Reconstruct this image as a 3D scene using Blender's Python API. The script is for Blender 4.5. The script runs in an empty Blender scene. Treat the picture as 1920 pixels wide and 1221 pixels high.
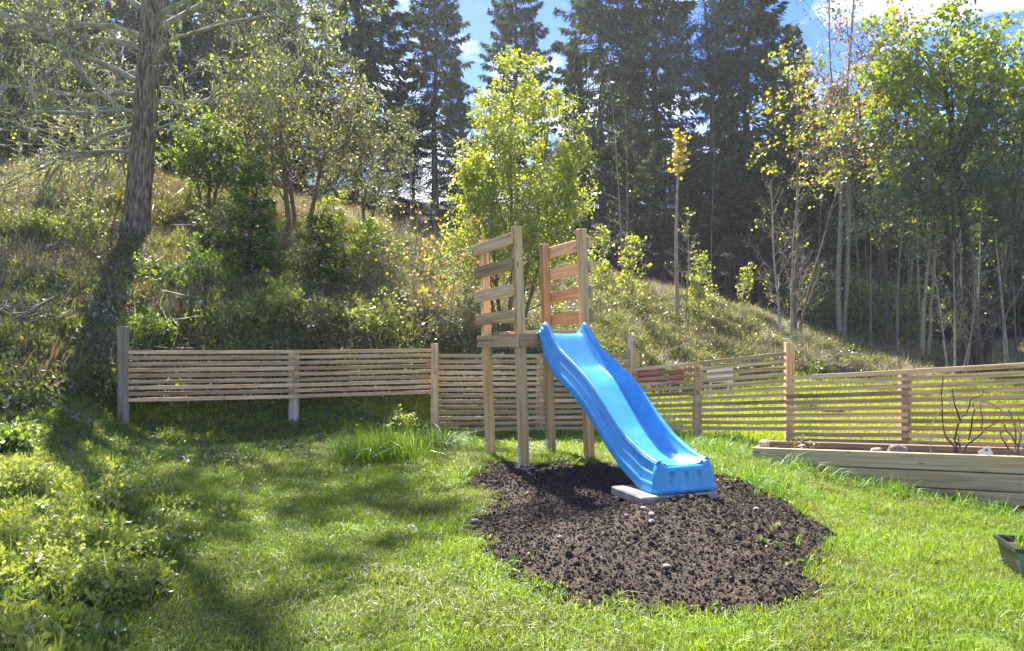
import bpy, bmesh, math, random
import numpy as np
from mathutils import Vector, Matrix, Quaternion

R = math.radians
scene = bpy.context.scene
COL = scene.collection

# ------------------------------------------------------------------ camera
F = 1423.0                       # focal length in photo pixels (1920 wide)
CX, CY = 960.0, 610.5
CAMZ = 1.35
PITCH = math.atan((640 - CY) / F)
cam_d = bpy.data.cameras.new('camera')
cam_d.sensor_width = 36.0
cam_d.lens = 36.0 * F / 1920.0
cam_d.clip_start = 0.05
cam_d.clip_end = 2000
cam = bpy.data.objects.new('camera', cam_d)
COL.objects.link(cam)
cam.location = (0, 0, CAMZ)
cam.rotation_euler = (math.pi / 2 + PITCH, 0, 0)
scene.camera = cam

# ------------------------------------------------------------------ light
SUN_AZ, SUN_EL = -19.0, 50.0     # degrees, azimuth from +Y, negative = left
SDIR = Vector((math.sin(R(SUN_AZ)) * math.cos(R(SUN_EL)), math.cos(R(SUN_AZ)) * math.cos(R(SUN_EL)), math.sin(R(SUN_EL))))
world = bpy.data.worlds.new('World')
scene.world = world
world.use_nodes = True
wn, wl = world.node_tree.nodes, world.node_tree.links
wn.clear()
w_out = wn.new('ShaderNodeOutputWorld')
w_bg = wn.new('ShaderNodeBackground')
w_sky = wn.new('ShaderNodeTexSky')
w_sky.sky_type = 'NISHITA'
w_sky.sun_disc = False
w_sky.sun_elevation = R(SUN_EL)
w_sky.sun_rotation = R(SUN_AZ)
w_sky.air_density = 1.0
w_sky.dust_density = 0.3
w_sky.ozone_density = 3.0
w_geo = wn.new('ShaderNodeTexCoord')
w_map = wn.new('ShaderNodeMapping')
w_map.inputs['Scale'].default_value = (2.2, 2.2, 4.4)
w_map.inputs['Location'].default_value = (0.35, 0.1, 0.3)
w_noise = wn.new('ShaderNodeTexNoise')
w_noise.inputs['Scale'].default_value = 2.0
w_noise.inputs['Detail'].default_value = 8.0
w_noise.inputs['Roughness'].default_value = 0.58
w_ramp = wn.new('ShaderNodeValToRGB')
w_ramp.color_ramp.elements[0].position = 0.52
w_ramp.color_ramp.elements[1].position = 0.68
w_hue = wn.new('ShaderNodeHueSaturation')
w_hue.inputs['Saturation'].default_value = 1.5
w_hue.inputs['Value'].default_value = 0.56
w_hue.inputs['Hue'].default_value = 0.525
w_mix = wn.new('ShaderNodeMix')
w_mix.data_type = 'RGBA'
w_mix.inputs[7].default_value = (6.6, 6.8, 7.1, 1)
wl.new(w_geo.outputs['Generated'], w_map.inputs['Vector'])
wl.new(w_map.outputs['Vector'], w_noise.inputs['Vector'])
wl.new(w_noise.outputs['Fac'], w_ramp.inputs['Fac'])
wl.new(w_sky.outputs['Color'], w_hue.inputs['Color'])
wl.new(w_hue.outputs['Color'], w_mix.inputs[6])
wl.new(w_ramp.outputs['Color'], w_mix.inputs[0])
wl.new(w_mix.outputs[2], w_bg.inputs['Color'])
w_bg.inputs['Strength'].default_value = 0.115
wl.new(w_bg.outputs['Background'], w_out.inputs['Surface'])

sun_d = bpy.data.lights.new('sun', 'SUN')
sun_d.energy = 5.0
sun_d.angle = R(0.55)
sun_d.color = (1.0, 0.95, 0.86)
sun = bpy.data.objects.new('sun', sun_d)
COL.objects.link(sun)
sun.rotation_euler = SDIR.to_track_quat('Z', 'Y').to_euler()
sun.location = SDIR * 60

scene.view_settings.view_transform = 'Standard'
scene.view_settings.look = 'None'
scene.view_settings.gamma = 1.0
scene.view_settings.exposure = 2.12
scene.render.engine = 'CYCLES'
scene.cycles.max_bounces = 7
scene.cycles.diffuse_bounces = 4
scene.cycles.glossy_bounces = 3
scene.cycles.transmission_bounces = 5
scene.cycles.transparent_max_bounces = 4
scene.cycles.use_denoising = True
scene.cycles.sample_clamp_indirect = 6.0

# ------------------------------------------------------------------ projection helpers
_cp, _sp = math.cos(PITCH), math.sin(PITCH)
def ray(px, py):
    u, v = (px - CX) / F, -(py - CY) / F
    return Vector((u, _cp - v * _sp, _sp + v * _cp))     # world direction
def P(px, py, D):
    """the point at depth D (world y) that the photo shows at pixel px, py"""
    d = ray(px, py)
    return Vector((0, 0, CAMZ)) + d * (D / d.y)
def XA(px, D):
    return (px - CX) / F * D

# ------------------------------------------------------------------ noise
_rt = np.random.default_rng(5).random((256, 256))
def vnoise(x, y):
    x = np.asarray(x, float); y = np.asarray(y, float)
    xi = np.floor(x).astype(int); yi = np.floor(y).astype(int)
    fx = x - xi; fy = y - yi
    fx = fx * fx * (3 - 2 * fx); fy = fy * fy * (3 - 2 * fy)
    a = _rt[xi & 255, yi & 255]; b = _rt[(xi + 1) & 255, yi & 255]
    c = _rt[xi & 255, (yi + 1) & 255]; d = _rt[(xi + 1) & 255, (yi + 1) & 255]
    return (a * (1 - fx) + b * fx) * (1 - fy) + (c * (1 - fx) + d * fx) * fy
def fbm(x, y, s, o=4):
    v = 0; a = 1; t = 0
    x = np.asarray(x, float) * s + 17.3; y = np.asarray(y, float) * s + 41.7
    for i in range(o):
        v = v + a * vnoise(x, y); t += a
        a *= 0.5; x = x * 2.03 + 3.1; y = y * 2.03 + 7.7
    return v / t                                          # 0..1
def smooth(a, b, v):
    t = np.clip((np.asarray(v, float) - a) / (b - a), 0, 1)
    return t * t * (3 - 2 * t)

# ------------------------------------------------------------------ terrain
CPX = [  # photo pixel x, y, depth of ground points
 (0,1221,2.9),(480,1221,2.9),(960,1221,2.9),(1440,1221,2.9),(1920,1221,2.9),
 (350,1000,4.5),(350,900,6.0),(500,850,7.2),(650,850,7.0),(760,830,7.8),
 (234,805,9.4),(548,800,10.0),(818,812,10.6),(1013,815,10.5),(950,835,8.2),
 (918,858,6.9),(983,877,6.27),(1033,855,7.16),(1108,862,6.53),
 (1245,940,4.85),(1330,985,4.35),(1180,945,4.95),(870,980,4.9),(1570,1040,4.2),(1250,1155,3.4),(1150,1000,4.2),(700,1000,4.6),
 (1478,838,8.9),(1700,858,8.1),(1480,880,7.3),(1700,927,6.85),(1920,960,6.45),(1870,1055,4.4),(1620,1000,5.2),
 (1600,805,10.5),(1600,765,13.0),(1600,728,15.5),(1300,745,13.2),(1300,690,14.5),(1850,760,13),(1850,725,15.5),
 (1270,615,17.0),(1110,530,19.0),(1420,603,18.5),(1600,680,18.0),(1700,695,17.5),
 (1190,688,13.4),(850,650,12.0),(850,600,13.2),(600,650,11.2),(600,565,13.2),(500,480,15.2),
 (400,650,10.9),(100,650,9.9),(100,560,11.6),(100,450,14.0),(250,465,15.0),(0,350,18.0),(200,350,18.5),
 (500,400,18.0),(800,540,16.0),(950,510,18.0),
 (400,775,10.0),(50,800,8.0),(150,780,8.8),(0,1000,4.3),(50,705,9.0),
 (1300,575,23.0),(1300,500,32.0),(1600,620,25.0),(1850,670,21.0),(1850,615,30.0),(1050,500,24),(700,430,24),
 (300,345,26),(960,400,45),(500,335,40),(1400,400,45),(1800,440,45),(100,335,36),
]
_pts = [P(*c) for c in CPX]
_pts += [Vector(v) for v in ((0,0,0.0),(-5,0,.1),(5,0,-.1),(0,-8,-.3),(-14,-8,0),(14,-8,-.4),(-9,4,.6),(-10,8,1.5),(9,5,-.2),(12,10,0),
                             (-16,12,4.2),(-20,22,6.6),(15,20,.9),(20,14,.3),(24,30,1.8),(-30,5,4),(30,0,-.5),
                             (-50,45,10),(50,45,9),(0,70,12),(-50,80,13),(50,80,11),(0,-40,-1),(-50,-40,0),(50,-40,-1),(-60,0,5),(60,10,0))]
_A = np.array([[p.x, p.y] for p in _pts]); _Z = np.array([p.z for p in _pts])
def _tps(r2):
    return np.where(r2 > 1e-12, r2 * np.log(np.maximum(r2, 1e-12)), 0.0)
_n = len(_A)
_K = _tps(((_A[:, None, :] - _A[None, :, :]) ** 2).sum(-1)) + np.eye(_n) * 0.02
_Q = np.hstack([np.ones((_n, 1)), _A])
_M = np.zeros((_n + 3, _n + 3)); _M[:_n, :_n] = _K; _M[:_n, _n:] = _Q; _M[_n:, :_n] = _Q.T
_W = np.linalg.solve(_M, np.concatenate([_Z, np.zeros(3)]))
def base_z(x, y):
    x = np.atleast_1d(np.asarray(x, float)).ravel(); y = np.atleast_1d(np.asarray(y, float)).ravel()
    xc = np.clip(x, -62, 62); yc = np.clip(y, -42, 85)
    out = np.empty(len(x))
    for i in range(0, len(x), 20000):
        a = xc[i:i+20000]; b = yc[i:i+20000]
        r2 = (a[:, None] - _A[None, :, 0]) ** 2 + (b[:, None] - _A[None, :, 1]) ** 2
        out[i:i+20000] = _tps(r2) @ _W[:_n] + _W[_n] + _W[_n+1] * a + _W[_n+2] * b
    return out
def hill_mask(x, y, z=None):
    x = np.asarray(x, float); y = np.asarray(y, float)
    if z is None: z = base_z(x, y)
    n = (fbm(x, y, 0.9, 3) - .5) * .35
    m = smooth(.50, .80, z + n) * smooth(5.0, 8.0, y)
    return m
def GZ(x, y):
    x = np.atleast_1d(np.asarray(x, float)).ravel(); y = np.atleast_1d(np.asarray(y, float)).ravel()
    z = base_z(x, y); h = hill_mask(x, y, z)
    return z + (fbm(x, y, 2.2, 4) - .5) * (.05 + .34 * h) + (fbm(x, y, .55, 2) - .5) * .3 * h
def G(x, y):
    return float(GZ([x], [y])[0])
def gp(px, py, d0=2.0, d1=60.0):
    """where the view ray through a photo pixel meets the ground"""
    d = ray(px, py); t = np.linspace(d0, d1, 1500) / d.y
    zz = CAMZ + d.z * t; g = GZ(d.x * t, d.y * t)
    k = np.argmax(zz < g)
    if not (zz < g).any(): k = len(t) - 1
    return Vector((d.x * t[k], d.y * t[k], g[k]))
def on(px, D):
    x = XA(px, D); return Vector((x, D, G(x, D)))

# soil polygon in world space
SOIL_PX = [(905,866),(878,905),(900,945),(865,985),(885,1040),(935,1085),(1010,1110),(1100,1140),(1230,1160),(1340,1160),(1440,1150),
           (1540,1112),(1588,1045),(1545,1000),(1490,955),(1430,925),(1385,900),(1330,893),(1210,882),(1150,872),(1060,868),(985,868)]
SOIL = np.array([[v.x, v.y] for v in (gp(*q, 2.0, 9.0) for q in SOIL_PX)])
def poly_dist(x, y, poly):
    """signed distance, positive inside"""
    x = np.asarray(x, float).ravel(); y = np.asarray(y, float).ravel()
    dmin = np.full(len(x), 1e9); inside = np.zeros(len(x), bool)
    m = len(poly)
    for i in range(m):
        ax, ay = poly[i]; bx, by = poly[(i + 1) % m]
        dx, dy = bx - ax, by - ay
        t = np.clip(((x - ax) * dx + (y - ay) * dy) / (dx * dx + dy * dy + 1e-12), 0, 1)
        dmin = np.minimum(dmin, np.hypot(x - ax - t * dx, y - ay - t * dy))
        c = ((ay > y) != (by > y)) & (x < (bx - ax) * (y - ay) / (by - ay + 1e-12) + ax)
        inside ^= c
    return np.where(inside, dmin, -dmin)

# ------------------------------------------------------------------ materials
MATS = {}
def new_mat(name):
    m = bpy.data.materials.new(name); m.use_nodes = True
    nt = m.node_tree; nt.nodes.clear()
    MATS[name] = m
    return m, nt.nodes, nt.links
def ramp(nodes, stops):
    r = nodes.new('ShaderNodeValToRGB'); e = r.color_ramp.elements
    while len(e) > len(stops): e.remove(e[-1])
    while len(e) < len(stops): e.new(1.0)
    for k, (p, c) in enumerate(stops):
        e[k].position = p; e[k].color = (*c, 1)
    return r
def leaf_mat(name, cols, trans=0.45, tcol=None, rough=0.5, patch=0.0, patch_cols=None, patch_scale=1.2, gloss=.45):
    """two-sided leaf: diffuse + translucent + a little gloss, colour varies leaf by leaf"""
    m, N, L = new_mat(name)
    out = N.new('ShaderNodeOutputMaterial')
    geo = N.new('ShaderNodeNewGeometry'); oi = N.new('ShaderNodeObjectInfo')
    add = N.new('ShaderNodeMath'); add.operation = 'ADD'
    L.new(geo.outputs['Random Per Island'], add.inputs[0]); L.new(oi.outputs['Random'], add.inputs[1])
    fr = N.new('ShaderNodeMath'); fr.operation = 'FRACT'; L.new(add.outputs[0], fr.inputs[0])
    k = len(cols)
    rp = ramp(N, [(i / max(1, k - 1), c) for i, c in enumerate(cols)])
    L.new(fr.outputs[0], rp.inputs['Fac'])
    col = rp.outputs['Color']
    if patch_cols:
        nz = N.new('ShaderNodeTexNoise'); nz.inputs['Scale'].default_value = patch_scale; nz.inputs['Detail'].default_value = 3
        L.new(geo.outputs['Position'], nz.inputs['Vector'])
        r2 = ramp(N, [(.40, (0, 0, 0)), (.62, (1, 1, 1))]); L.new(nz.outputs['Fac'], r2.inputs['Fac'])
        rp2 = ramp(N, [(i / max(1, len(patch_cols) - 1), c) for i, c in enumerate(patch_cols)])
        L.new(fr.outputs[0], rp2.inputs['Fac'])
        mx = N.new('ShaderNodeMix'); mx.data_type = 'RGBA'
        mu = N.new('ShaderNodeMath'); mu.operation = 'MULTIPLY'; mu.inputs[1].default_value = patch
        L.new(r2.outputs['Color'], mu.inputs[0]); L.new(mu.outputs[0], mx.inputs[0])
        L.new(col, mx.inputs[6]); L.new(rp2.outputs['Color'], mx.inputs[7]); col = mx.outputs[2]
    df = N.new('ShaderNodeBsdfDiffuse'); tr = N.new('ShaderNodeBsdfTranslucent')
    L.new(col, df.inputs['Color'])
    hs = N.new('ShaderNodeMix'); hs.data_type = 'RGBA'; hs.blend_type = 'MULTIPLY'; hs.inputs[0].default_value = 1
    hs.inputs[7].default_value = (*(tcol or (1.5, 1.5, .6)), 1)
    L.new(col, hs.inputs[6]); L.new(hs.outputs[2], tr.inputs['Color'])
    mix = N.new('ShaderNodeMixShader'); mix.inputs[0].default_value = trans
    L.new(df.outputs[0], mix.inputs[1]); L.new(tr.outputs[0], mix.inputs[2])
    gl = N.new('ShaderNodeBsdfGlossy'); gl.inputs['Roughness'].default_value = rough
    fn = N.new('ShaderNodeFresnel'); fn.inputs['IOR'].default_value = 1.35
    fm = N.new('ShaderNodeMath'); fm.operation = 'MULTIPLY'; fm.inputs[1].default_value = gloss; L.new(fn.outputs[0], fm.inputs[0])
    m2 = N.new('ShaderNodeMixShader'); L.new(fm.outputs[0], m2.inputs[0])
    L.new(mix.outputs[0], m2.inputs[1]); L.new(gl.outputs[0], m2.inputs[2])
    L.new(m2.outputs[0], out.inputs['Surface'])
    return m
def rough_mat(name, stops, scale=6.0, detail=6.0, rough=.85, stretch=(1, 1, 1), bump=.3, coords='Object', spec=.3, rnd=True, bump_scale=None, dist=.02):
    m, N, L = new_mat(name)
    out = N.new('ShaderNodeOutputMaterial'); bs = N.new('ShaderNodeBsdfPrincipled')
    tc = N.new('ShaderNodeTexCoord'); mp = N.new('ShaderNodeMapping'); mp.inputs['Scale'].default_value = stretch
    L.new(tc.outputs[coords], mp.inputs['Vector'])
    if rnd:
        oi = N.new('ShaderNodeObjectInfo'); mu = N.new('ShaderNodeMath'); mu.operation = 'MULTIPLY'; mu.inputs[1].default_value = 57.0
        L.new(oi.outputs['Random'], mu.inputs[0]); L.new(mu.outputs[0], mp.inputs['Location'])
    nz = N.new('ShaderNodeTexNoise'); nz.inputs['Scale'].default_value = scale; nz.inputs['Detail'].default_value = detail; nz.inputs['Roughness'].default_value = .62
    L.new(mp.outputs['Vector'], nz.inputs['Vector'])
    rp = ramp(N, stops); L.new(nz.outputs['Fac'], rp.inputs['Fac']); L.new(rp.outputs['Color'], bs.inputs['Base Color'])
    bs.inputs['Roughness'].default_value = rough; bs.inputs['Specular IOR Level'].default_value = spec
    if bump:
        nb = N.new('ShaderNodeTexNoise'); nb.inputs['Scale'].default_value = bump_scale or scale * 2; nb.inputs['Detail'].default_value = 6
        L.new(mp.outputs['Vector'], nb.inputs['Vector'])
        b = N.new('ShaderNodeBump'); b.inputs['Strength'].default_value = bump; b.inputs['Distance'].default_value = dist
        L.new(nb.outputs['Fac'], b.inputs['Height']); L.new(b.outputs['Normal'], bs.inputs['Normal'])
    L.new(bs.outputs[0], out.inputs['Surface'])
    return m
def wood_mat(name, c0, c1, c2, knot=(.10, .06, .03), wear=(.30, .28, .24), wear_amt=.5):
    """sawn pine: stretched grain along local X, knots, grey weathering, board-to-board shift"""
    m, N, L = new_mat(name)
    out = N.new('ShaderNodeOutputMaterial'); bs = N.new('ShaderNodeBsdfPrincipled')
    tc = N.new('ShaderNodeTexCoord'); oi = N.new('ShaderNodeObjectInfo')
    mu = N.new('ShaderNodeMath'); mu.operation = 'MULTIPLY'; mu.inputs[1].default_value = 91.0; L.new(oi.outputs['Random'], mu.inputs[0])
    def mapped(s):
        mp = N.new('ShaderNodeMapping'); mp.inputs['Scale'].default_value = s
        L.new(tc.outputs['Object'], mp.inputs['Vector']); L.new(mu.outputs[0], mp.inputs['Location']); return mp
    g = N.new('ShaderNodeTexNoise'); g.inputs['Scale'].default_value = 1.0; g.inputs['Detail'].default_value = 5; g.inputs['Distortion'].default_value = .6
    L.new(mapped((1.6, 38, 46)).outputs[0], g.inputs['Vector'])
    c00 = tuple(v * .72 for v in c0)
    rp = ramp(N, [(.33, c00), (.41, c0), (.52, c1), (.66, c2)]); L.new(g.outputs['Fac'], rp.inputs['Fac'])
    w = N.new('ShaderNodeTexNoise'); w.inputs['Scale'].default_value = 1.0; w.inputs['Detail'].default_value = 4
    L.new(mapped((1.4, 5, 7)).outputs[0], w.inputs['Vector'])
    wr = ramp(N, [(.42, (0, 0, 0)), (.6, (1, 1, 1))]); L.new(w.outputs['Fac'], wr.inputs['Fac'])
    wm = N.new('ShaderNodeMath'); wm.operation = 'MULTIPLY'; wm.inputs[1].default_value = wear_amt; L.new(wr.outputs['Color'], wm.inputs[0])
    m1 = N.new('ShaderNodeMix'); m1.data_type = 'RGBA'; m1.inputs[7].default_value = (*wear, 1)
    L.new(wm.outputs[0], m1.inputs[0]); L.new(rp.outputs['Color'], m1.inputs[6])
    v = N.new('ShaderNodeTexVoronoi'); v.inputs['Scale'].default_value = 1.0; v.inputs['Randomness'].default_value = 1.0
    L.new(mapped((3.0, 9, 11)).outputs[0], v.inputs['Vector'])
    kr = ramp(N, [(.055, (1, 1, 1)), (.11, (0, 0, 0))]); L.new(v.outputs['Distance'], kr.inputs['Fac'])
    km = N.new('ShaderNodeMath'); km.operation = 'MULTIPLY'; km.inputs[1].default_value = .7; L.new(kr.outputs['Color'], km.inputs[0])
    m2 = N.new('ShaderNodeMix'); m2.data_type = 'RGBA'; m2.inputs[7].default_value = (*knot, 1)
    L.new(km.outputs[0], m2.inputs[0]); L.new(m1.outputs[2], m2.inputs[6])
    hv = N.new('ShaderNodeHueSaturation')
    mr = N.new('ShaderNodeMapRange'); mr.inputs['To Min'].default_value = .62; mr.inputs['To Max'].default_value = 1.22
    L.new(oi.outputs['Random'], mr.inputs['Value']); L.new(mr.outputs[0], hv.inputs['Value']); L.new(m2.outputs[2], hv.inputs['Color'])
    L.new(hv.outputs['Color'], bs.inputs['Base Color'])
    bs.inputs['Roughness'].default_value = .78; bs.inputs['Specular IOR Level'].default_value = .25
    b = N.new('ShaderNodeBump'); b.inputs['Strength'].default_value = .35; b.inputs['Distance'].default_value = .004
    L.new(g.outputs['Fac'], b.inputs['Height']); L.new(b.outputs['Normal'], bs.inputs['Normal'])
    L.new(bs.outputs[0], out.inputs['Surface'])
    return m

wood_mat('wood_tower', (0.469, 0.265, 0.123), (0.640, 0.394, 0.191), (0.763, 0.505, 0.265), wear=(0.592, 0.450, 0.289), wear_amt=.35)
wood_mat('wood_fence', (0.469, 0.277, 0.130), (0.640, 0.413, 0.204), (0.751, 0.517, 0.277), wear=(0.592, 0.455, 0.308), wear_amt=.35)
wood_mat('wood_bed', (0.381, 0.241, 0.112), (0.515, 0.353, 0.174), (0.616, 0.442, 0.235), wear=(0.470, 0.375, 0.252), wear_amt=.45)
wood_mat('wood_old', (.38, .285, .19), (.52, .41, .29), (.60, .49, .37), wear=(.54, .46, .37), wear_amt=.6)
leaf_mat('grass', [(.110, .20, .008), (.165, .275, .011), (.215, .315, .018), (.125, .23, .009)], trans=.55, tcol=(1.8, 1.6, .32), patch=.8,
         patch_cols=[(.19, .22, .055), (.10, .15, .025), (.24, .24, .08)], patch_scale=1.9, rough=.42)
leaf_mat('field', [(.17, .25, .010), (.23, .31, .014), (.29, .35, .02)], trans=.55, tcol=(1.7, 1.5, .35))
leaf_mat('grass_tall', [(.085, .18, .012), (.13, .25, .016), (.18, .29, .024)], trans=.5, tcol=(1.6, 1.55, .5), rough=.4)
leaf_mat('dry_grass', [(.30, .27, .17), (.38, .34, .24), (.20, .21, .10), (.46, .42, .32)], trans=.4, tcol=(1.3, 1.2, .9))
leaf_mat('heather', [(.15, .11, .07), (.20, .15, .10), (.12, .11, .06), (.28, .22, .16)], trans=.35, tcol=(1.4, 1.2, .7))
leaf_mat('blueberry', [(.09, .13, .025), (.15, .19, .04), (.20, .21, .06), (.11, .16, .035)], trans=.45, tcol=(1.6, 1.5, .6))
leaf_mat('lichen', [(.34, .36, .28), (.44, .45, .37), (.26, .29, .20)], trans=.3, tcol=(1.1, 1.1, .9))
leaf_mat('hanging_lichen', [(.22, .24, .13), (.30, .31, .18), (.16, .18, .09)], trans=.4, tcol=(1.2, 1.2, .8))
leaf_mat('needles', [(.028, .050, .008), (.048, .076, .012), (.072, .102, .016), (.036, .060, .010)], trans=.34, tcol=(1.7, 1.6, .6), gloss=.12)
leaf_mat('needles_olive', [(.055, .08, .02), (.08, .11, .028), (.10, .12, .035)], trans=.25, tcol=(1.6, 1.5, .6), gloss=.12)
leaf_mat('needles_blue', [(.045, .075, .055), (.065, .10, .07), (.08, .11, .08)], trans=.2, tcol=(1.3, 1.4, .9), gloss=.12)  # bluish tint of lens flare mixed into the needle colour
leaf_mat('needles_dead', [(.06, .052, .042), (.085, .074, .06), (.045, .04, .033)], trans=.05, gloss=.12)
leaf_mat('needles_young', [(.05, .095, .02), (.075, .13, .028), (.10, .15, .035)], trans=.35, tcol=(1.6, 1.6, .6), gloss=.12)
leaf_mat('birch_leaf', [(.21, .27, .03), (.27, .32, .04), (.33, .37, .055), (.24, .30, .035)], trans=.55, tcol=(1.55, 1.45, .5))
leaf_mat('maple_leaf', [(.22, .28, .015), (.29, .34, .02), (.17, .24, .02), (.33, .36, .03)], trans=.55, tcol=(1.55, 1.45, .45))
leaf_mat('bronze_leaf', [(.30, .16, .07), (.34, .22, .08), (.24, .20, .07), (.38, .26, .11)], trans=.5, tcol=(1.4, 1.2, .8))
leaf_mat('gold_leaf', [(.36, .30, .05), (.30, .30, .05), (.42, .30, .08)], trans=.55, tcol=(1.4, 1.3, .5))
leaf_mat('olive_leaf', [(.13, .15, .055), (.18, .19, .075), (.10, .13, .05), (.24, .24, .10)], trans=.45, tcol=(1.4, 1.35, .7))
leaf_mat('green_leaf', [(.10, .17, .03), (.14, .22, .04), (.19, .26, .05)], trans=.5, tcol=(1.6, 1.5, .6))
leaf_mat('shrub_leaf', [(.19, .25, .05), (.26, .32, .07), (.34, .38, .11), (.22, .28, .06)], trans=.5, tcol=(1.5, 1.4, .6))
rough_mat('bark_grey', [(.36, (.07, .052, .036)), (.5, (.20, .155, .11)), (.62, (.37, .31, .235))], scale=26, stretch=(1, 1, .17), bump=1.0, dist=.08, bump_scale=30, rnd=False)
rough_mat('bark_dark', [(.3, (.035, .026, .02)), (.6, (.085, .065, .05)), (.8, (.13, .11, .09))], scale=9, stretch=(1, 1, .3), bump=.8, dist=.03, rnd=False)
rough_mat('bark_pale', [(.3, (.16, .14, .11)), (.55, (.30, .27, .22)), (.75, (.42, .39, .33))], scale=14, stretch=(1, 1, .5), bump=.4, rnd=False)
rough_mat('twig_lichen', [(.3, (.13, .11, .075)), (.5, (.28, .265, .19)), (.7, (.42, .41, .31))], scale=6, bump=.2, rnd=False)
rough_mat('twig_brown', [(.3, (.09, .06, .04)), (.6, (.19, .135, .095)), (.8, (.28, .21, .155))], scale=10, bump=.2, rnd=False)
rough_mat('twig_pale', [(.3, (.20, .16, .12)), (.6, (.34, .28, .22)), (.8, (.44, .38, .31))], scale=10, bump=.2, rnd=False)
rough_mat('soil', [(.33, (.026, .018, .013)), (.47, (.048, .034, .023)), (.60, (.092, .068, .049)), (.72, (.23, .185, .145))], scale=85, detail=8, rough=.95, bump=.9, bump_scale=70, dist=.02, spec=.2, rnd=False)
rough_mat('clod', [(.3, (.022, .015, .011)), (.52, (.054, .038, .026)), (.7, (.17, .13, .098))], scale=40, rough=.95, bump=.6, spec=.2)
rough_mat('concrete', [(.3, (.19, .175, .14)), (.55, (.29, .27, .22)), (.75, (.38, .355, .30))], scale=14, rough=.9, bump=.4, bump_scale=90, dist=.005)
rough_mat('stone_brown', [(.3, (.15, .11, .09)), (.6, (.24, .19, .16)), (.8, (.33, .28, .24))], scale=12, bump=.5)
rough_mat('stone_pale', [(.3, (.22, .19, .155)), (.6, (.32, .28, .235)), (.8, (.42, .38, .32))], scale=12, bump=.4)
rough_mat('galvanised', [(.3, (.42, .44, .46)), (.7, (.60, .62, .64))], scale=30, rough=.4, bump=0, spec=.8)
rough_mat('black_plastic', [(.35, (.014, .016, .016)), (.6, (.028, .032, .03)), (.72, (.12, .12, .09))], scale=5, rough=.42, bump=.15, spec=.5)
rough_mat('green_plastic', [(.3, (.10, .16, .125)), (.7, (.16, .22, .18))], scale=8, rough=.45, bump=.1)
rough_mat('red_paint', [(.3, (.38, .02, .04)), (.7, (.50, .035, .06))], scale=6, rough=.5, bump=.05)
rough_mat('white_paint', [(.3, (.66, .66, .64)), (.7, (.80, .80, .78))], scale=6, rough=.5, bump=.05)
rough_mat('dark_print', [(.3, (.10, .11, .14)), (.7, (.16, .17, .2))], scale=60, rough=.5, bump=0)
rough_mat('sheet_blue_white', [(.3, (.36, .40, .47)), (.6, (.55, .59, .66)), (.8, (.70, .74, .80))], scale=14, stretch=(1, 2.5, 1), rough=.32, bump=.5, spec=.7)
rough_mat('dark_timber', [(.3, (.05, .045, .04)), (.7, (.12, .10, .085))], scale=10, stretch=(.2, 1, 1), bump=.3)

# slide plastic: a little mottled and scuffed
m, N, L = new_mat('slide_plastic')
out = N.new('ShaderNodeOutputMaterial'); bs = N.new('ShaderNodeBsdfPrincipled')
tc = N.new('ShaderNodeTexCoord')
nz = N.new('ShaderNodeTexNoise'); nz.inputs['Scale'].default_value = 3.5; nz.inputs['Detail'].default_value = 5
L.new(tc.outputs['Object'], nz.inputs['Vector'])
rp = ramp(N, [(.3, (.030, .24, .53)), (.55, (.042, .30, .62)), (.75, (.075, .36, .67))])
L.new(nz.outputs['Fac'], rp.inputs['Fac'])
mp = N.new('ShaderNodeMapping'); mp.inputs['Rotation'].default_value = (0, 0, -R(25)); mp.inputs['Scale'].default_value = (60, 2.5, 2.5)
L.new(tc.outputs['Object'], mp.inputs['Vector'])
sc1 = N.new('ShaderNodeTexNoise'); sc1.inputs['Scale'].default_value = 1.0; sc1.inputs['Detail'].default_value = 4; L.new(mp.outputs[0], sc1.inputs['Vector'])
scr = ramp(N, [(.60, (0, 0, 0)), (.70, (1, 1, 1))]); L.new(sc1.outputs['Fac'], scr.inputs['Fac'])
dn = N.new('ShaderNodeTexNoise'); dn.inputs['Scale'].default_value = 11; dn.inputs['Detail'].default_value = 8; dn.inputs['Roughness'].default_value = .7; L.new(tc.outputs['Object'], dn.inputs['Vector'])
dr = ramp(N, [(.56, (0, 0, 0)), (.74, (1, 1, 1))]); L.new(dn.outputs['Fac'], dr.inputs['Fac'])
k1 = N.new('ShaderNodeMath'); k1.operation = 'MULTIPLY'; k1.inputs[1].default_value = .28; L.new(scr.outputs['Color'], k1.inputs[0])
x1 = N.new('ShaderNodeMix'); x1.data_type = 'RGBA'; x1.inputs[7].default_value = (.16, .42, .70, 1); L.new(k1.outputs[0], x1.inputs[0]); L.new(rp.outputs['Color'], x1.inputs[6])
k2 = N.new('ShaderNodeMath'); k2.operation = 'MULTIPLY'; k2.inputs[1].default_value = .35; L.new(dr.outputs['Color'], k2.inputs[0])
x2 = N.new('ShaderNodeMix'); x2.data_type = 'RGBA'; x2.inputs[7].default_value = (.09, .19, .30, 1); L.new(k2.outputs[0], x2.inputs[0]); L.new(x1.outputs[2], x2.inputs[6])
L.new(x2.outputs[2], bs.inputs['Base Color'])
nr = N.new('ShaderNodeTexNoise'); nr.inputs['Scale'].default_value = 9; nr.inputs['Detail'].default_value = 6
L.new(tc.outputs['Object'], nr.inputs['Vector'])
rr = N.new('ShaderNodeMapRange'); rr.inputs['From Min'].default_value = .3; rr.inputs['From Max'].default_value = .75
rr.inputs['To Min'].default_value = .22; rr.inputs['To Max'].default_value = .46
L.new(nr.outputs['Fac'], rr.inputs['Value']); L.new(rr.outputs[0], bs.inputs['Roughness'])
bs.inputs['Specular IOR Level'].default_value = .55
bs.inputs['Subsurface Weight'].default_value = 0.0
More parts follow.
